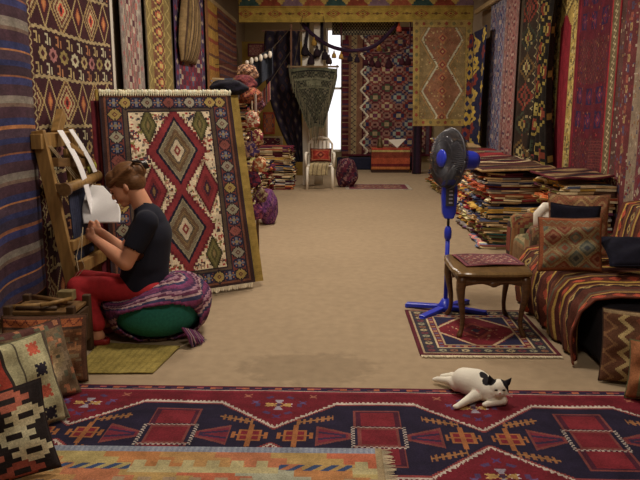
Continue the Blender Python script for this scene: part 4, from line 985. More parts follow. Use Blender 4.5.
mb = MB(); mb.lathe([(.03, -.235), (.055, -.23), (.066, -.20), (.072, -.10), (.06, -.05)], 24); tr(mb).build('motor_housing', blue, fan, smooth=True)
R = .212
def cage(front):
    mb = MB(); nr_ = 90; zf = .055 if front else -.055
    for k in range(nr_):
        a = 2*PI*k/nr_; mb.tube([(.05*math.cos(a), .05*math.sin(a), zf), (.13*math.cos(a+.1), .13*math.sin(a+.1), zf*1.0), (.19*math.cos(a+.15), .19*math.sin(a+.15), zf*.75), (R*math.cos(a+.15), R*math.sin(a+.15), zf*.08)], .0026, 4, caps=False)
    for rr, zz in ((.13, zf), (.06, zf)): mb.tube([(rr*math.cos(2*PI*k/40), rr*math.sin(2*PI*k/40), zz) for k in range(41)], .002, 5)
    return mb
tr(cage(False)).build('rear_guard', dgrey, fan, smooth=True); fg = tr(cage(True)).build('front_guard', dgrey, fan, smooth=True)
mb = MB(); mb.tube([(R*math.cos(2*PI*k/64), R*math.sin(2*PI*k/64), 0) for k in range(65)], .008, 8); tr(mb).build('guard_rim', dgrey, fan, smooth=True)
mb = MB(); mb.lathe([(.062, .05), (.064, .06), (.055, .068), (.02, .072)], 28); tr(mb).build('badge', blue, fg, smooth=True)
m, nt, bb = _mat('smoky_clear_plastic'); bb.inputs['Base Color'].default_value = (.10, .10, .12, 1); bb.inputs['Roughness'].default_value = .15; bb.inputs['Alpha'].default_value = .96; smoke = m
nn = nt.nodes.new('ShaderNodeTexNoise'); nn.inputs['Scale'].default_value = 6; mr_ = nt.nodes.new('ShaderNodeMapRange'); mr_.inputs['To Min'].default_value = .1; mr_.inputs['To Max'].default_value = .22; nt.links.new(nn.outputs['Fac'], mr_.inputs[0]); nt.links.new(mr_.outputs[0], bb.inputs['Roughness'])
for k in range(3):
    mb = MB(); a0 = k*2*PI/3; vs = []; fs = []
    for i in range(9):
        r_ = .03+.16*i/8; half = (.35+.45*math.sin(PI*min(1, i/8*.9+.1))) 
        for j in range(7):
            a = a0+half*(j/6*2-1)+i*.05; vs.append((r_*math.cos(a), r_*math.sin(a), .022*(j/6*2-1)))
    fs = [(i*7+j, i*7+j+1, (i+1)*7+j+1, (i+1)*7+j) for i in range(8) for j in range(6)]
    mb.add(vs, fs); o = tr(mb).build('blade', smoke, fan, smooth=True); s_ = o.modifiers.new('t', 'SOLIDIFY'); s_.thickness = .003
mb = MB(); mb.lathe([(.035, -.03), (.035, .02), (.02, .035)], 20); tr(mb).build('blade_hub', dgrey, fan, smooth=True)

# ================================================================== CARVED TABLE
wood = solid('dark_varnished_walnut', '4a3018', .35, .35, 5, stretch=(1, 14, 14), spec=.5); wood2 = solid('worn_walnut_top', '5f4826', .3, .3, 4, stretch=(14, 2, 2), spec=.6)
tb = empty('coffee_table', (1.03, 4.66, 0)); T(tb, 'small carved dark wood table with curved legs on the small red rug', 'table')
TW, TD = .50, .58; hz = .455
def outline(sc_, n=80, k=1.0):
    pts = []
    for i in range(n):
        a = 2*PI*i/n; cx, sy = math.cos(a), math.sin(a); e = .28
        x = math.copysign(abs(cx)**e, cx)*TW/2; y = math.copysign(abs(sy)**e, sy)*TD/2; w_ = 1+.02*math.cos(8*a)
        pts.append((x*sc_*w_, y*sc_*w_))
    return pts
mb = MB(); rings = [(1.0, -.0), (1.03, .006), (1.03, .018), (1.0, .026), (.96, .03), (.955, .027)]
n = 80; vs = []
for s_, z in rings: vs += [(x, y, hz-.03+z) for x, y in outline(s_)]
fs = [(i*n+k, i*n+(k+1) % n, (i+1)*n+(k+1) % n, (i+1)*n+k) for i in range(len(rings)-1) for k in range(n)]+[tuple(reversed(range(n))), tuple(range((len(rings)-1)*n, len(rings)*n))]
mb.add(vs, fs); mb.build('tabletop', wood2, tb)
def apron(p0, p1):
    p0 = Vector(p0); p1 = Vector(p1); d = (p1-p0).normalized(); nn_ = Vector((d.y, -d.x, 0)); mb = MB(); M_ = 20; vs = []
    for i in range(M_+1):
        t = i/M_; q = p0.lerp(p1, t); zb = hz-.105+.028*math.sin(PI*t)*(1-.9*math.exp(-((t-.5)/.13)**2)) + .0
        for z in (hz-.031, hz-.07, zb):
            bul = .012 if z == hz-.07 else 0
            for s_ in (1, -1): r_ = q+nn_*s_*(.010+bul*(s_ > 0)); vs.append((r_.x, r_.y, z))
    fs = []
    for i in range(M_):
        b = i*6; e = b+6; fs += [(b, e, e+2, b+2), (b+2, e+2, e+4, b+4), (b+1, b+3, e+3, e+1), (b+3, b+5, e+5, e+3), (b+4, e+4, e+5, b+5), (b, b+1, e+1, e)]
    mb.add(vs, fs)
    q = p0.lerp(p1, .5)+nn_*.016; mb.ell((q.x, q.y, hz-.085), .03 if abs(d.x) > .5 else .012, .012 if abs(d.x) > .5 else .03, .02, n=10, m=8)
    for t in (.2, .8): q = p0.lerp(p1, t)+nn_*.016; mb.ell((q.x, q.y, hz-.07), .025 if abs(d.x) > .5 else .008, .008 if abs(d.x) > .5 else .025, .012, n=8, m=6)
    return mb.build('apron', wood, tb)
ax_, ay_ = TW/2-.045, TD/2-.045
apron((-ax_, -ay_, 0), (ax_, -ay_, 0)); apron((ax_, -ay_, 0), (ax_, ay_, 0)); apron((ax_, ay_, 0), (-ax_, ay_, 0)); apron((-ax_, ay_, 0), (-ax_, -ay_, 0))
for sx in (-1, 1):
    for sy in (-1, 1):
        d = Vector((sx, sy, 0)).normalized(); pr_ = [(.0, .425, .032), (.018, .38, .034), (.024, .33, .030), (.014, .26, .023), (-.004, .18, .018), (-.010, .11, .015), (.0, .055, .015), (.016, .03, .018), (.022, .017, .02), (.02, .014, .008)]
        bp_ = Vector((sx*(ax_-.01), sy*(ay_-.01), 0)); mb = MB(); mb.tube([bp_+d*o_+Vector((0, 0, z)) for o_, z, r_ in pr_], [r_ for *_, r_ in pr_], 10)
        mb.ell(bp_+d*.04+Vector((0, 0, .37)), .014, .014, .025, n=8, m=6); mb.build('leg', wood, tb, smooth=True)
cv = Cv(80, 60, '5a2a34'); cv.lattice(16, 16, [p('6a3038', '8a7260', '4a2a3a'), p('4a2434', '7a4a44', '8a7a64')], c('6f4a44')); cv.frame(0, 4, '6a3a40'); cv.frame(4, 6, '3a2030'); cv.abrash(.15)
def tkf(u, v):
    cx_, cy_ = 1.05, 4.72; a = .12; x = (u-.5)*.40; y = (.5-v)*.34; return cx_+x*math.cos(a)-y*math.sin(a), cy_+x*math.sin(a)+y*math.cos(a), hz+.010+.004*np.sin(u*6+v*5)
T(cloth('small_mat', cv, tkf, .008), 'small crimson kilim mat lying on the carved table top', 'mat')
# ================================================================== POUF, SHAWL
pc = Vector((-1.175, 4.47, 0)); RX, RY, RZ = .315, .31, .215
teal = solid('teal_woven_cotton', '12625a', .9, .15, 60, bump=.3)
mb = MB(); vs = []; n, m = 48, 24
def se(a, b, k=1.0, e=.8):
    s = math.sin(b); cz = math.cos(b); x = RX*k*math.copysign(abs(s)**e, s)*math.cos(a); z = RZ*k*math.copysign(abs(cz)**.9, cz)
    t = min(1, max(0, (x+.24)/.42)); t = t*t*(3-2*t)                       # flattened where she sits
    if z > 0: z *= .22+.60*t
    return (x, RY*k*math.copysign(abs(s)**e, s)*math.sin(a), z)
vs = [se(2*PI*i/n, PI*(.002+.996*j/m)) for j in range(m+1) for i in range(n)]
mb.add(vs, [(j*n+i, (j+1)*n+i, (j+1)*n+(i+1) % n, j*n+(i+1) % n) for j in range(m) for i in range(n)]+[tuple(range(n)), tuple(reversed(range(m*n, m*n+n)))])
pouf = mb.build('pouf', teal, smooth=True); pouf.location = (pc.x, pc.y, .225); T(pouf, 'round teal green pouf the weaver sits on', 'pouf')
# the knitted shawl: a shell with an arched opening towards the camera and a gathered corner at the right
n, m = 150, 60; r2 = np.random.RandomState(5); mb = MB(); vs = []
for j in range(m+1):
    b = PI*(.02+.93*j/m)
    for i in range(n):
        a = 2*PI*i/n; k = 1.075+.03*math.sin(a*9+b*5)*math.sin(b)+.015*math.sin(a*23+b*3)
        da = (a-math.radians(325)+PI) % (2*PI)-PI; k += .13*math.exp(-(da/.22)**2)*max(0, math.sin(b))*(.6+.5*math.sin(b*7))
        q = se(a, b, k); vs.append((q[0], q[1], max(q[2], -.215+.005)))
sc_ = p('5a2848', '3a2440', '7d5a68', '4a2238', '8a7070', '2c2c48', '662c50'); fs = []; cols = []
for j in range(m):
    b = PI*(.02+.93*(j+.5)/m)
    for i in range(n):
        a = 2*PI*(i+.5)/n; da = (a-math.radians(284)+PI) % (2*PI)-PI
        if (da/.88)**2+((b-1.98)/.72)**2 < 1 : continue
        fs.append((j*n+i, (j+1)*n+i, (j+1)*n+(i+1) % n, j*n+(i+1) % n)); s_ = int((j*1.0+3*math.sin(a*3)+i*.16)/1.6); cols.append(tuple(sc_[s_ % 7]*r2.uniform(.75, 1.25)))
mb.v = vs; mb.f = fs; mb.c = cols; sh = mb.build('knitted_shawl', CLOTH, smooth=True); sh.location = (pc.x, pc.y, .228); mo = sh.modifiers.new('t', 'SOLIDIFY'); mo.thickness = .012; mo.offset = 1
T(sh, 'purple and pink striped knitted shawl wrapped over the teal pouf', 'shawl')
mb = MB()
for k in range(26):
    a = math.radians(308+k*1.6); q = Vector(se(a, 1.9+.02*k, 1.2)); mb.tube([q, q+Vector((.04, -.02, -.05)), q+Vector((.05+rnd.uniform(-.02, .02), -.03, -.10+rnd.uniform(-.02, .02)))], [.008, .007, .003], 5, col=tuple(sc_[k % 7]))
for v_ in range(len(mb.v)): mb.v[v_] = (mb.v[v_][0], mb.v[v_][1], max(mb.v[v_][2], -.222))
mb.build('fringe', CLOTH, sh)

# ================================================================== THE WEAVER
YC = 4.44
V3 = Vector
f_ = V3((-.86, -.05, -.50)).normalized(); y_ = V3((0, 1, 0)); y_ = (y_-f_*y_.dot(f_)).normalized(); u_ = f_.cross(y_)*-1
if u_.z < 0: u_ = -u_
hcx = P(125, 185, YC); HB = Matrix(((f_.x, y_.x, u_.x), (f_.y, y_.y, u_.y), (f_.z, y_.z, u_.z)))
HS = 1.07
def hl(a, b, c_): return hcx + HB @ V3((a*HS, b*HS, c_*HS))
Lsh, Rsh = P(147, 222, YC-.185), P(148, 220, YC+.185)
Lel, Rel = P(126, 263, YC-.25), P(124, 252, YC+.22)
Lwr, Rwr = P(95, 239, YC-.06), P(101, 232, YC+.12)
Lkn, Rkn = P(78, 287, YC-.10), P(84, 280, YC+.12)
Lhip, Rhip = P(150, 292, YC-.10), P(150, 292, YC+.10)
Lan, Ran = V3((-1.50, YC-.22, .085)), V3((-1.53, YC+.02, .085))
def skin_bm():
    mb = MB()
    mb.ell(hl(-.02, 0, .028), .096, .075, .088, HB); mb.ell(hl(.035, 0, -.03), .058, .060, .082, HB); mb.ell(hl(.058, 0, -.092), .030, .032, .026, HB)
    mb.ell(hl(.094, 0, -.030), .020, .011, .020, HB, n=10); mb.cap(hl(.082, 0, .01), .010, hl(.102, 0, -.034), .012); mb.ell(hl(.078, 0, .018), .016, .048, .013, HB)
    mb.ell(hl(.086, 0, -.066), .012, .022, .013, HB); mb.ell(hl(.05, -.038, -.045), .03, .02, .028, HB); mb.ell(hl(.05, .038, -.045), .03, .02, .028, HB)
    for s in (-1, 1): mb.ell(hl(-.015, s*.074, -.02), .017, .008, .030, HB, n=10)
    nb = P(145, 211, YC); mb.cap(hl(-.035, 0, -.05), .057, nb, .066)
    mb.cap(nb, .06, P(150, 226, YC), .09, sy=1.3); mb.cap(P(150, 230, YC), .10, P(150, 275, YC), .115, sy=1.3); mb.cap(P(150, 284, YC), .12, P(152, 292, YC), .12, sy=1.25)
    for sh_, el, wr in ((Lsh, Lel, Lwr), (Rsh, Rel, Rwr)):
        mb.cap(nb+V3((.02, (sh_.y-YC)*.4, -.03)), .045, sh_, .055); mb.cap(sh_, .056, el, .047); mb.cap(el, .048, el.lerp(wr, .35), .045); mb.cap(el.lerp(wr, .35), .045, wr, .027)
    for hp, kn, an in ((Lhip, Lkn, Lan), (Rhip, Rkn, Ran)):
        mb.cap(hp, .085, kn, .056); mb.cap(kn, .053, kn.lerp(an, .35)+V3((.015, 0, 0)), .05); mb.cap(kn.lerp(an, .35)+V3((.015, 0, 0)), .05, an, .034)
        mb.cap(an+V3((.01, 0, -.02)), .036, an+V3((-.13, -.01, -.045)), .028)
    for wr, tgt, up_ in ((Lwr, P(80, 228, YC+.06), 1), (Rwr, P(84, 222, YC+.17), 1)):
        d = (tgt-wr).normalized(); sd = V3((0, 0, 1)); nn_ = d.cross(sd).normalized(); sd = nn_.cross(d).normalized()
        # palm then four unequal curled fingers and a thumb pinching the yarn
        kn = wr+d*.085; mb.cap(wr, .024, wr+d*.05, .030); 
        for i, (o_, L) in enumerate(((.028, .066), (.010, .074), (-.009, .068), (-.026, .055))):
            b0 = wr+d*.035+sd*o_*.8; b1 = kn+sd*o_; mb.cap(b0, .013, b1, .0105, n=10)
            curl = nn_*(-1 if wr is Lwr else -1)
            j1 = b1+(d*.75-curl*-.0+V3((0, .55, -.15))*.6).normalized()*L*.45; j2 = j1+(d*.25+V3((0, .8, -.45))).normalized()*L*.32; j3 = j2+(V3((.45, .5, -.6))).normalized()*L*.25
            mb.cap(b1, .0098, j1, .0088, n=10); mb.cap(j1, .0088, j2, .0082, n=10); mb.cap(j2, .0082, j3, .007, n=10)
        t0 = wr+d*.025+sd*.024; t1 = t0+(d*.7+sd*.7+V3((0, .25, 0))).normalized()*.036; t2 = t1+(d*.85+V3((0, .6, -.1))).normalized()*.03
        mb.cap(t0, .014, t1, .0115, n=10); mb.cap(t1, .0115, t2, .009, n=10)
    return mb
person = empty('person', (pc.x, YC, 0)); T(person, 'woman in navy T-shirt and red trousers seated on the pouf, bent over the loom', 'person')
pm = Matrix.Translation((-pc.x, -YC, 0)); PO = V3((pc.x, YC, 0))
def shift(mb): mb.v = [tuple(V3(v)-PO) for v in mb.v]; return mb
skin = solid('warm_skin', 'b07a5c', .5, .06, 12, k=.95, spec=.35)
skin.node_tree.nodes['Principled BSDF'].inputs['Subsurface Weight'].default_value = .08
remesh(shift(skin_bm()), 'body', skin, person, .005, 8)
navy = solid('navy_cotton_knit', '10121f', .95, .15, 200, bump=.2)
mb = MB(); mb.cap(P(144, 209, YC), .066, P(151, 222, YC), .10, sy=1.35); mb.cap(P(149, 218, YC), .095, P(151, 236, YC), .135, sy=1.35); mb.cap(P(150, 234, YC), .14, P(146, 262, YC), .148, sy=1.3); mb.cap(P(146, 262, YC), .148, P(144, 284, YC), .160, sy=1.2)
mb.cap(P(141, 240, YC-.05), .085, P(138, 246, YC+.05), .085); mb.cap(P(140, 270, YC-.03), .11, P(140, 276, YC+.03), .11)
for sh_, el in ((Lsh, Lel), (Rsh, Rel)): mb.cap(P(149, 217, YC)+V3((0, (sh_.y-YC)*.5, 0)), .062, sh_, .074); mb.cap(sh_, .073, sh_.lerp(el, .62), .066)
def carve(mb_): return mb_
ts = remesh(shift(mb), 'tshirt', navy, person, .008, 22)
# trim the neckline and sleeve ends flat
def trim_by(o, planes):
    bm = bmesh.new(); bm.from_mesh(o.data)
    for co, no, cond in planes:
        bmesh.ops.bisect_plane(bm, geom=[g for g in list(bm.verts)+list(bm.edges)+list(bm.faces)], plane_co=co, plane_no=no) if False else None
        dl = [v for v in bm.verts if (v.co-co).dot(no) > 0 and cond(v.co)]
        bmesh.ops.delete(bm, geom=dl, context='VERTS')
    bm.to_mesh(o.data); bm.free(); o.data.polygons.foreach_set('use_smooth', [True]*len(o.data.polygons))
pl = []
nk = P(143, 203.5, YC)-PO; pl.append((nk, V3((-.55, 0, .83)), lambda q: (q-nk).length < .12))
for sh_, el in ((Lsh, Lel), (Rsh, Rel)):
    e_ = sh_.lerp(el, .68)-PO; pl.append((e_, (el-sh_).normalized(), (lambda e__: lambda q: (q-e__).length < .085)(e_)))
trim_by(ts, pl); so = ts.modifiers.new('t', 'SOLIDIFY'); so.thickness = .006; so.offset = -1
red = solid('red_cotton', '8a0f18', .85, .15, 30, k=1.1, bump=.3)
mb = MB(); mb.cap(P(151, 291, YC-.03), .12, P(153, 293, YC+.03), .12, sy=1.2)
for hp, kn, an in ((Lhip, Lkn, Lan), (Rhip, Rkn, Ran)):
    mb.cap(hp, .094, kn, .072); mb.cap(kn, .071, kn.lerp(an, .4)+V3((.01, 0, 0)), .066); mb.cap(kn.lerp(an, .4)+V3((.01, 0, 0)), .066, an+V3((.0, 0, .06)), .052)
tz = remesh(shift(mb), 'trousers', red, person, .008, 10)
hair = solid('auburn_brown_hair', '5a3a1c', .5, .35, 18, stretch=(1, 6, 6), bump=.5, spec=.5)
mb = MB(); mb.ell(hl(-.035, 0, .04), .108, .090, .095, HB); mb.ell(hl(-.06, 0, -.005), .075, .082, .08, HB); mb.ell(hl(.035, 0, .075), .055, .070, .045, HB); mb.ell(hl(-.125, 0, .035), .042, .05, .05, HB); mb.ell(hl(.07, 0, .052), .030, .055, .030, HB)
for k in range(14):
    t = (k/13-.5)*2; mb.cap(hl(.08-.03*t*t, t*.07, .045), .012, hl(-.09, t*.085, .06), .016, n=8)
hr = remesh(shift(mb), 'hair', hair, person, .006, 4)
clip = solid('dark_hair_clip_plastic', '1c1614', .3, .2)
mb = MB()
for k in range(6): t = (k-2.5)/2.5; mb.tube([hl(-.13, t*.05, .09), hl(-.17, t*.055, .06), hl(-.168, t*.05, .015)], [.006, .006, .003], 6)
mb.cap(hl(-.13, -.05, .09), .009, hl(-.13, .05, .09), .009)
shift(mb).build('hair_clip', clip, hr, smooth=True)
ey = solid('dark_eye', '1a1210', .2, .05); lip = solid('rose_lips', '8a4038', .5, .05)
for s in (-1, 1):
    mb = MB(); mb.ell(hl(.083, s*.030, -.008), .007, .013, .004, HB, n=10, m=6); shift(mb).build('eye', ey, person, smooth=True)
    mb = MB(); mb.cap(hl(.094, s*.016, .016), .003, hl(.082, s*.044, .014), .002, n=6); shift(mb).build('eyebrow', hair, person, smooth=True)
mb = MB(); mb.ell(hl(.097, 0, -.066), .004, .019, .006, HB, n=12, m=6); shift(mb).build('lips', lip, person, smooth=True)
shoe = solid('red_leather_shoe', '7a1218', .35, .1, spec=.5)
for an in (Lan, Ran):
    mb = MB(); a = an+V3((.045, 0, -.052)); b = an+V3((-.165, -.012, -.055)); mb.cap(a, .033, a.lerp(b, .55), .040); mb.cap(a.lerp(b, .55), .042, b, .028)
    mb.v = [(v[0], v[1], max(v[2], .0075)) for v in mb.v]; o = remesh(shift(mb), 'shoe', shoe, person, .006, 3)
    bm = bmesh.new(); bm.from_mesh(o.data); top = an-PO; dl = [v for v in bm.verts if v.co.z > .055 and (v.co.x-top.x) > -.085]; bmesh.ops.delete(bm, geom=dl, context='VERTS'); bm.to_mesh(o.data); bm.free()
    o.data.polygons.foreach_set('use_smooth', [True]*len(o.data.polygons)); s_ = o.modifiers.new('t', 'SOLIDIFY'); s_.thickness = .003

# ================================================================== LOOM
lw = solid('pale_loom_wood', '7a5c2c', .6, .28, 6, stretch=(6, 6, 1.2)); lwd = solid('aged_loom_wood', '5c4220', .6, .28, 6, stretch=(6, 1.5, 6))
lo_ = empty('loom', (-1.85, 5.0, 0)); T(lo_, 'wooden upright weaving loom leaning to the left wall in front of the woman', 'loom'); LO = lo_.location
ya, yb = 4.64, 5.16
def lx(z): return -1.735-.155*z/1.0 - .02
def lb(pts, w, d, name, mat=lw, roll=None, bev=.004):
    mb = MB()
    for q0, q1 in pts: mb.bar(V3(q0)-LO, V3(q1)-LO, w, d, roll=roll)
    return mb.build(name, mat, lo_, bevel=bev)
for y in (ya, yb): lb([((lx(0), y, 0.02), (lx(1.34), y, 1.34))], .045, .085, 'upright', roll=(1, 0, 0))
lb([((lx(1.30)+.0, ya-.06, 1.27), (lx(1.30), yb+.05, 1.27))], .07, .10, 'top_beam')
lb([((lx(1.3), 4.92, 1.30), (lx(1.3)-.01, 5.08, 1.45))], .05, .09, 'top_block')
lb([((lx(1.08)+.05, ya+.02, 1.13), (lx(1.08)+.08, yb, 1.09))], .05, .06, 'heddle_beam', lwd)
lb([((lx(1.2)+.09, ya+.25, 1.23), (lx(1.2)+.12, yb+.1, 1.08))], .035, .035, 'heddle_rod')
rb = MB(); rb.tube([V3((lx(.97)+.11, ya-.05, .955))-LO, V3((lx(.97)+.13, yb+.06, .985))-LO], .034, 14); rb = rb.build('roller_beam', lw, lo_, smooth=True)
mb = MB(); 
for y, z in ((ya-.04, .955), (yb+.05, .985)): mb = MB(); mb.tube([V3((lx(.97)+.115, y-.02, z))-LO, V3((lx(.97)+.115, y+.02, z))-LO], .045, 14); mb.build('roller_end', lwd, rb, smooth=False)
for y in (ya, yb): lb([((lx(.97), y, .97), (lx(.97)+.12, y, .96))], .04, .05, 'bracket', lwd)
lb([((lx(.56)+.04, ya, .56), (lx(.56)+.06, yb, .56))], .045, .07, 'breast_beam')
lb([((lx(.38)+.08, ya-.02, .42), (lx(.38)+.08, yb+.05, .40))], .05, .08, 'cloth_beam')
lb([((lx(.15)+.04, ya, .15), (lx(.15)+.04, yb, .15))], .05, .08, 'foot_beam', lwd)
lb([((lx(1.2), ya+.06, 1.24), (lx(.7), ya+.18, .42))], .03, .035, 'brace'); lb([((lx(1.2)+.02, ya+.34, 1.2), (lx(.7)+.02, ya+.3, .5))], .025, .03, 'brace')
lb([((lx(.9)+.14, yb-.02, .93), (lx(.9)+.15, yb-.0, .76))], .035, .035, 'peg')
mb = MB()
for k in range(3): mb.tube([V3((lx(1.25)+.05, ya-.0+.02*k, 1.24))-LO, V3((lx(1.0)+.12, ya+.24+.04*k, .95))-LO], .0025, 4, col=tuple(c('a09070')))
mb.tube([V3((-1.70, 4.60, .66))-LO, V3((-1.74, 4.58, .5))-LO, V3((-1.70, 4.5, .42))-LO, V3((-1.8, 4.52, .30))-LO], .0025, 5, col=tuple(c('a89a7c')))
mb.tube([V3((-1.69, 4.60, .70))-LO, V3((-1.66, 4.45, .52))-LO, V3((-1.62, 4.40, .47))-LO, V3((-1.76, 4.36, .30))-LO], .0025, 5, col=tuple(c('a89a7c')))
mb.build('loose_yarn', CLOTH, lo_)
cv = Cv(40, 50, '262838'); cv.stripes('v', [(3, '262a3e'), (1, '1e2030')]*10); cv.abrash(.08)
w_ = cloth('woven_cloth', cv, lambda u, v: (lx(.9)+.085-LO.x+.10*v*.0+.015*v, ya+.05+.36*u-LO.y+.03*v, .94-.50*v), .006, lo_)
cv = Cv(16, 90, 'b8b4bc'); cv.stripes('v', [(3, 'd6d2dc'), (1, 'c0bcc8')]*4)
def strip(yc0, yc1, zt, zb, w0):
    def fn(u, v):
        z = zt+(zb-zt)*v; x = lx(z)+.06+.085*np.sin(np.clip((zt-z)/(zt-.97+1e-6), 0, 1)*PI*.5); return x, yc0+(yc1-yc0)*v+(u-.5)*w0, z
    return fn
T(cloth('white_strip', cv, strip(4.86, 4.93, 1.335, .62, .095), .004, mat=SHEET), 'long white cloth strip running down the front of the loom', 'cloth', 'white strips on the loom')
T(cloth('white_strip', cv, strip(5.06, 5.14, 1.335, 1.02, .08), .004, mat=SHEET), 'shorter white cloth strip at the far upper corner of the loom', 'cloth', 'white strips on the loom')
cv = Cv(30, 30, 'e6e2f4')
A, B_, D_, E2 = P(83, 184, 5.06), P(103, 186, 5.04), P(83, 224, 4.84), P(121, 222, 4.74)
def shf(u, v): 
    return tuple((A[k]*(1-u)+B_[k]*u)*(1-v)+(D_[k]*(1-u)+E2[k]*u)*v + (.02*np.sin(u*4+v*7)*v if k == 1 else (.04*np.sin(v*PI)*u if k == 0 else 0)) for k in range(3))
T(cloth('white_sheet', cv, shf, .004, mat=SHEET), 'white sheet hanging beyond the loom in front of the woman', 'sheet')
mb = MB()
for k in range(5):
    q = P(87+k*2, 166+(k % 2)*4, 5.2); mb.ell(q, .014, .014, .03, n=8, m=6)
T(mb.build('yarn_bobbins', solid('yellow_green_yarn', '8a8428', .9, .3, 40), smooth=True), 'small yellow green yarn bobbins on the far end of the loom', 'yarn', kind='stuff')

# ================================================================== CRATE AND CUSHIONS BOTTOM LEFT
cr = empty('tool_crate', (-1.70, 4.02, 0)); T(cr, 'dark wooden crate of weaving tools beside the red trousers', 'crate')
dw = solid('dark_crate_wood', '3c2a18', .6, .3, 6, stretch=(6, 6, 1)); 
for x in (-.2, .17):
    for y in (-.13, .13): mb = MB(); mb.box(x, y, .18, .045, .045, .355); mb.build('post', dw, cr, bevel=.006)
for s in (-1, 1): mb = MB(); mb.box(-.015, s*.135, .19, .36, .018, .20); mb.build('side_panel', dw, cr, bevel=.003)
mb = MB(); mb.box(-.21, 0, .19, .018, .24, .2); mb.build('side_panel', dw, cr); mb = MB(); mb.box(.18, 0, .19, .018, .24, .2); mb.build('side_panel', dw, cr); mb = MB(); mb.box(-.015, 0, .10, .36, .25, .015); mb.build('shelf', dw, cr)
mb = MB(); mb.box(-.015, 0, .31, .38, .25, .02); mb.build('tray', lwd, cr, bevel=.003)
for k, (x, y, a, L, r, mt, lb_) in enumerate(((-.12, -.05, .3, .22, .014, lw, 'pale wooden stick lying on the crate tray nearest the loom'), (-.02, .03, -.4, .26, .016, lwd, 'thick brown stick lying crosswise on the crate tray'), (.06, -.06, .9, .2, .012, lw, 'thin pale stick at the right side of the crate tray'), (-.05, -.09, 0, .24, .012, dw, 'dark stick along the front of the crate tray'))):
    mb = MB(); d = V3((math.cos(a), math.sin(a), 0))*L/2; mb.tube([-d, d], r, 8); o = mb.build('weaving_stick', mt, smooth=True); o.location = (-1.70+x, 4.02+y, .321+r+(.018 if k in (1,) else 0)+(.03 if k == 2 else 0)); T(o, lb_, 'stick', 'tools on the crate')
mb = MB(); mb.box(0, 0, .03, .09, .07, .06); o = mb.build('yarn_box', solid('worn_olive_card', '6a5c38', .8, .3), bevel=.004); o.location = (-1.62, 4.07, .345); T(o, 'small olive box standing on the crate tray', 'box')
o_ = None
CG = 'cushions heaped at the lower left'
cv = Cv(56, 52, '5c3e28'); cv.rect(0, 0, 56, 10, '8a4c28'); cv.rect(0, 8, 56, 10, '3a2a22'); cv.zig('h', 5, 2, 7, 1.5, '5a2a1e')
cv.dias(28, 32, 24, 20, ['6a4a2c', '4a3a2c', '7a4a30', '5a5038', '6a3428'], q=2); cv.specks(160, p('7a5434', '3f3830', '6a5a40', '8a5a34'), (1, 4), (2, 11, 54, 50)); cv.frame(0, 2, '4a3022'); cv.abrash(.15)
T(cushion('kilim_cushion', cv, (-1.585, 3.60, .008), .46, .37, .20, tilt=-.18, rz=.10, back='4a3828', pinch=.04), 'brown cushion with an orange top band, in front of the crate', 'cushion', CG)
cv = Cv(50, 50, '5a4a36'); cv.dias(25, 25, 22, 24, ['6f604a', '7a6a4c', '9a8460', '8a4a34', 'a08c60'], q=3); cv.rect(0, 0, 50, 5, '4a2c28'); cv.specks(60, p('8a5a3c', '4a4a3a'), (2, 4)); cv.abrash(.12)
T(cushion('kilim_cushion', cv, (-1.45, 3.29, .02), .40, .41, .14, tilt=-.38, rz=.95, back='4a3628'), 'worn beige and brown cushion between the orange banded one and the sage one', 'cushion', CG)
cv = Cv(50, 56, '8f8a68'); cv.rect(0, 0, 20, 56, '7a2a1c'); cv.rect(18, 0, 20, 56, '2a2420')
for k in range(4): cv.star(38, 8+k*14, 5, ['9a4430', '23202a'][k % 2]); cv.rect(4, 6+k*15, 12, 9+k*15, '5a6048'); 
cv.rect(27, 0, 28, 56, '4a4438'); cv.rect(47, 0, 50, 56, '4a4034'); cv.abrash(.1)
T(cushion('kilim_cushion', cv, (-1.40, 2.97, .02), .42, .44, .14, tilt=-.38, rz=.95, back='5a5a44'), 'sage and brick red cushion with small stars, leaning behind the black zigzag one', 'cushion', CG)
cv = Cv(56, 60, '201a1a'); 
for k in range(5):
    for s_ in range(2):
        cx = 12+s_*26+(k % 2)*8; yy = 8+k*12; col = ['a09a7c', '8a4a38', 'a8a080', '9a9070', '7a3a2c'][(k*2+s_) % 5]
        cv.m(np.abs(cv.x-cx)+np.floor(np.abs(cv.y-yy)/2.5)*2.5*1.4 < 11, col); cv.m(np.abs(cv.x-cx)+np.floor(np.abs(cv.y-yy)/2.5)*2.5*1.4 < 4, '201a1a')
cv.rect(0, 0, 5, 60, 'a09a7c'); cv.abrash(.1)
T(cushion('kilim_cushion', cv, (-1.30, 2.50, .03), .44, .37, .14, tilt=-.38, rz=.55, roll=-.10, back='2a2020'), 'black and cream zigzag cushion at the lower left corner', 'cushion', CG)

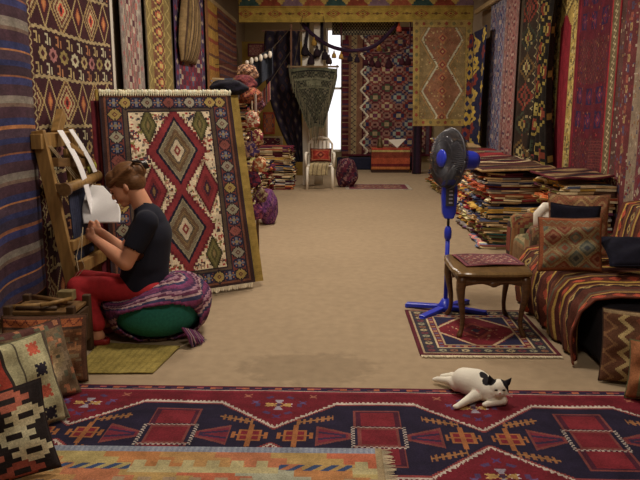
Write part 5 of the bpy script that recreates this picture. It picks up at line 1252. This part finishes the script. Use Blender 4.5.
# ================================================================== SOFA SIDE
sofa = empty('sofa', (2.0, 4.62, 0)); T(sofa, 'long low sofa hidden under a striped kilim along the right wall', 'sofa')
navyf = solid('near_black_upholstery', '16141c', .95, .2, 30)
mb = MB(); mb.box(-.02, 0, .205, .90, 1.52, .37); mb.build('seat_base', navyf, sofa, bevel=.05)
mb = MB(); mb.box(.34, 0, .57, .2, 1.5, .34); mb.build('backrest', navyf, sofa, bevel=.05)
for x in (-.38, .36):
    for y in (-.68, .68): mb = MB(); mb.tube([(x, y, 0), (x, y, .04)], .025, 10); mb.build('foot', wood, sofa)
def throw_cv():
    w, h = 180, 150; cv = Cv(w, h, '4a2018'); seq = []
    pal = [('52281c', 7), ('92742e', 3), ('3a1c18', 5), ('5a3222', 5), ('927430', 2.4), ('2e1a18', 4), ('4c281e', 6), ('4a4434', 2), ('5c3424', 3), ('8f7434', 2.2), ('3f1c1a', 4)]
    q = 0
    while q < w:
        for col, wd_ in pal: seq.append((wd_, col)); q += wd_
    cv.stripes('v', seq)
    for k in range(0, w, 41):
        for j in range(0, h, 9): cv.star(k+30, j+4, 3.4, '8a7440', c('3a1c18')); cv.dia(k+11, j+4, 3, 3, '8f3a24')
    return cv.abrash(.15)
path = [(2.475, .62), (2.47, .76), (2.36, .79), (2.22, .77), (2.185, .66), (2.16, .50), (2.08, .435), (1.8, .43), (1.62, .435), (1.50, .415), (1.445, .34), (1.43, .22), (1.44, .11), (1.455, .02)]
pl_ = np.array(path); dd_ = np.r_[0, np.cumsum(np.hypot(*np.diff(pl_, axis=0).T))]; dd_ /= dd_[-1]
def tf(u, v):
    y = 3.87+1.52*(1-u); x = np.interp(v, dd_, pl_[:, 0]); z = np.interp(v, dd_, pl_[:, 1]); fr_ = np.clip((v-.60)/.3, 0, 1)
    wob = np.sin(u*34+v*5)+.6*np.sin(u*61-v*9)+.5*np.sin(u*17+v*3)
    x = x-(.016*wob*fr_+.02*fr_)-.02*np.clip(1-np.abs(u-.97)/.06, 0, 1)*fr_; z = z+(.007*wob+.008)*(1-fr_)*(v > .3); y = y+.05*np.sin(v*9)*fr_*(u-.5)+.02*np.sin(v*14+u*20)*fr_
    return x, y, np.maximum(z, .012)
T(cloth('kilim_throw', throw_cv(), tf, .01), 'brown and gold striped kilim throw draped over the sofa in wavy folds', 'throw')
SG = 'cushions on the sofa'
cv = Cv(60, 60, '70492f'); cv.lattice(22, 24, [p('6a3626', '75503a', '5c2c22'), p('4c5048', '5f6052', '3a3f44'), p('6f4a32', '5f5c48', '6a3a2a'), p('654030', '50544a', '75624a')], c('786c4c'), (0, 10, 60, 56)); cv.zig('h', 5, 2, 8, 2, '6a6a50'); cv.frame(0, 3, '7a4428'); cv.abrash(.12)
T(cushion('cushion', cv, (1.515, 4.42, .452), .405, .35, .15, tilt=-.22, rz=-.06, back='5c3c28', pinch=.05), 'orange and grey diamond patterned cushion standing at the front of the sofa', 'cushion', SG)
cv = Cv(30, 30, '10101c'); cv.abrash(.1)
T(cushion('cushion', cv, (1.60, 4.66, .455), .33, .40, .11, tilt=-.2, rz=-.12, roll=.06, back='10101c'), 'black velvet cushion peeping out behind the diamond patterned cushion', 'cushion', SG)
cv = Cv(40, 40, '7d5636'); cv.lattice(14, 14, [p('7a4a34', '8a6a48', '6a3a2a'), p('8a7048', '6a4a3a', '7a5a40')], c('6f4a34')); cv.abrash(.12)
T(cushion('cushion', cv, (1.72, 4.90, .46), .42, .435, .13, tilt=-.2, rz=-.2, back='6a4a34'), 'rust and beige cushion rearmost of the three at the sofa end', 'cushion', SG)
cv = Cv(30, 30, '12121e'); cv.abrash(.1)
T(cushion('cushion', cv, (1.98, 4.22, .53), .56, .36, .14, tilt=-1.25, rz=-.1, back='12121e'), 'black cushion lying flat on the sofa seat at the right edge', 'cushion', SG)
cv = Cv(50, 60, '4f3222'); cv.zig('v', 14, 4, 14, 4, '8f7c50'); cv.zig('v', 36, 4, 14, 4, '8f7c50'); cv.zig('v', 25, 4, 14, 3, '6a3c28'); cv.zig('v', 4, 4, 14, 2.5, '6a4c30'); cv.rect(0, 0, 50, 3, '6f5c40'); cv.abrash(.12)
T(cushion('floor_cushion', cv, (1.66, 3.62, .012), .42, .40, .14, tilt=-.22, rz=-.32, back='3a2a20', pinch=.05), 'brown cushion with cream zigzags standing on the floor against the sofa', 'cushion', 'floor cushions by the sofa')
cv = Cv(40, 40, '6a4428'); cv.stripes('v', [(6, '7a4c2c'), (3, '55583a'), (5, '8a5a34'), (2, '3f3a2c')]*3); cv.abrash(.12)
T(cushion('floor_cushion', cv, (1.665, 3.36, .02), .36, .30, .18, tilt=-.3, rz=-.45, back='55583a'), 'orange and olive cushion at the right edge in front of the zigzag cushion', 'cushion', 'floor cushions by the sofa')

# armchair wrapped in kilims
ac = empty('armchair', (1.86, 5.92, 0)); T(ac, 'armchair wrapped in orange and olive kilims, white corner of its back showing', 'armchair')
def wrap(name, cx, cy, z0, z1, sx, sy, cols, seed, e=.35, k_=.02):
    n, m = 60, 26; cv = Cv(n, m, '000000'); r3 = np.random.RandomState(seed); cc = p(*cols)
    for j in range(m):
        for i in range(n): cv.a[j, i] = cc[(i//4+j//5+(r3.rand() < .18)) % len(cc)]
    cv.lattice(15, 13, [tuple(cc[:3]), (cc[1], cc[2], cc[0])], cc[-1]); cv.abrash(.18)
    def fn(u, v):
        a = u*2*PI; b = .02+v*(PI-.04); s = np.sin(b)**e; ca, sa = np.cos(a), np.sin(a)
        x = cx+sx/2*np.sign(ca)*np.abs(ca)**e*s*(1+k_*np.sin(a*7+b*4)); y = cy+sy/2*np.sign(sa)*np.abs(sa)**e*s; zz = np.cos(b); z = (z0+z1)/2+(z1-z0)/2*np.sign(zz)*np.abs(zz)**e
        return x, y, z
    return cloth(name, cv, fn, 0, ac)
wrap('seat', -.02, 0, .08, .40, .52, .60, ('6a5034', '5c5a40', '74583a', '504030', '827250'), 1)
wrap('armrest', -.02, -.30, .10, .56, .56, .16, ('74583a', '64382c', '626044', '827658', '504030'), 2)
wrap('armrest', -.02, .30, .10, .56, .56, .16, ('6a3428', '6a6440', '3a2a28', '8a7a54', '7a5434'), 3)
wrap('backrest', .24, 0, .10, .70, .14, .66, ('5a2c24', '6f6040', '7a5434', '3a2a28', '8a7a54'), 4)
for x in (-.22, .2):
    for y in (-.25, .25): mb = MB(); mb.tube([(x, y, 0), (x, y, .12)], .022, 10); mb.build('leg', plastic, ac)
mb = MB(); mb.tube([(-.20, -.26, .50), (-.21, -.27, .64), (-.16, -.275, .70), (-.08, -.27, .70), (-.04, -.27, .60), (-.04, -.27, .50)], .04, 10); mb.box(-.12, -.275, .60, .14, .05, .16); mb.build('bare_corner', plastic, ac, smooth=True)['label'] = 'white plastic corner'
cv = Cv(30, 30, '2a1a24'); cv.stripes('h', [(5, '4a1c20'), (4, '1a1620'), (3, '6a4a34')]*3); cv.abrash()
T(cushion('cushion', cv, (1.80, 5.88, .415), .34, .24, .12, tilt=-.5, rz=-.9, back='1c1620'), 'small dark red and black cushion lying in the wrapped armchair', 'cushion', SG.replace('sofa', 'armchair'))

# ================================================================== CAT
def cg(x, y, z): q = G(x, y); return V3((q.x, q.y, z+.012))
ch_, rp = cg(488, 404, .062), cg(464, 395, .064); hd = P(498.5, 387.5, ch_.y-.035)
mb = MB(); mid_ = ch_.lerp(rp, .5)+V3((0, .01, .004))
mb.cap(rp+V3((0, 0, .006)), .068, mid_+V3((0, 0, .006)), .075); mb.cap(mid_+V3((0, 0, .006)), .075, ch_, .062); mb.cap(ch_, .056, hd+V3((0, .02, -.03)), .042)
mb.ell(hd, .050, .046, .043); mb.ell(hd+V3((-.004, -.036, -.014)), .024, .018, .017); mb.ell(hd+V3((-.026, -.012, -.016)), .024, .026, .02); mb.ell(hd+V3((.026, -.012, -.016)), .024, .026, .02)
eL, eR = hd+V3((-.036, .004, .030)), hd+V3((.040, .004, .022))
for e0, tp in ((eL, V3((-.014, -.002, .036))), (eR, V3((.024, -.002, .030)))):
    for k in range(8): t = k/7; mb.ell(e0+tp*t, .019*(1-t)+.003, .010*(1-t)+.003, .012*(1-t)+.003, n=8, m=6)
th0 = cg(458, 394, .05); mb.ell(th0, .052, .055, .045); mb.cap(th0, .036, cg(448, 388, .03), .024); mb.cap(cg(448, 388, .03), .022, cg(437, 384.5, .018), .016); mb.ell(cg(435.5, 384.3, .016), .020, .014, .012)
mb.cap(cg(462, 390, .05), .03, cg(452, 383, .03), .022); mb.cap(cg(452, 383, .03), .02, cg(442, 381.5, .018), .014)
mb.cap(cg(480, 404, .05), .036, cg(468, 407, .028), .022); mb.cap(cg(468, 407, .028), .021, cg(458, 411, .016), .015); mb.ell(cg(456, 411.5, .014), .019, .016, .012)
mb.cap(cg(497, 405, .045), .036, cg(502, 408, .03), .026); mb.cap(cg(502, 408, .026), .022, cg(487, 409.5, .018), .016); mb.ell(cg(485, 409.8, .016), .018, .014, .012)
mb.cap(cg(457, 386, .04), .014, cg(470, 378, .02), .012); mb.cap(cg(470, 378, .02), .012, cg(484, 379, .014), .009)
def catcol(co):
    col = np.tile(c('c4bfb2', 1.0), (len(co), 1)); blk_ = c('17151a')
    def near(pt, r): return np.linalg.norm((co-np.array(pt))*np.array([1, .8, 1]), axis=1) < r
    for pt, r in ((eL+V3((-.008, .005, .012)), .032), (eL+V3((-.022, .012, -.004)), .022), (eR+V3((.006, 0, .006)), .040), (eR+V3((.012, -.01, -.022)), .026), (ch_+V3((-.024, .03, .065)), .024)):
        col[near(pt, r)] = blk_
    pink = near(mid_+V3((.0, -.066, -.01)), .03); col[pink] = c('b89a90')
    return col
q = V3(((rp.x+ch_.x)/2, (rp.y+ch_.y)/2, 0))
cat = remesh(mb, 'cat', FUR, None, .0035, 9, catcol, q); T(cat, 'white cat with black ears lying on the edge of the big red rug', 'cat')
eye_m = solid('cat_eye_green', '6a6a38', .2, .1); nose_m = solid('pink_nose', 'a8706a', .5, .05)
for s in (-1, 1): m2 = MB(); m2.ell(hd+V3((s*.019-.003, -.044, .004))-q, .009, .003, .0045, n=10, m=6); m2.build('eye', ey, cat, smooth=True)
m2 = MB(); m2.ell(hd+V3((-.004, -.054, -.008))-q, .005, .004, .004, n=8, m=6); m2.build('nose', nose_m, cat, smooth=True)
m2 = MB()
for s in (-1, 1):
    for k in range(3): m2.tube([hd+V3((s*.018, -.048, -.016))-q, hd+V3((s*.06, -.05, -.012-.008*k))-q], .0006, 3)
m2.build('whiskers', white_paint, cat)
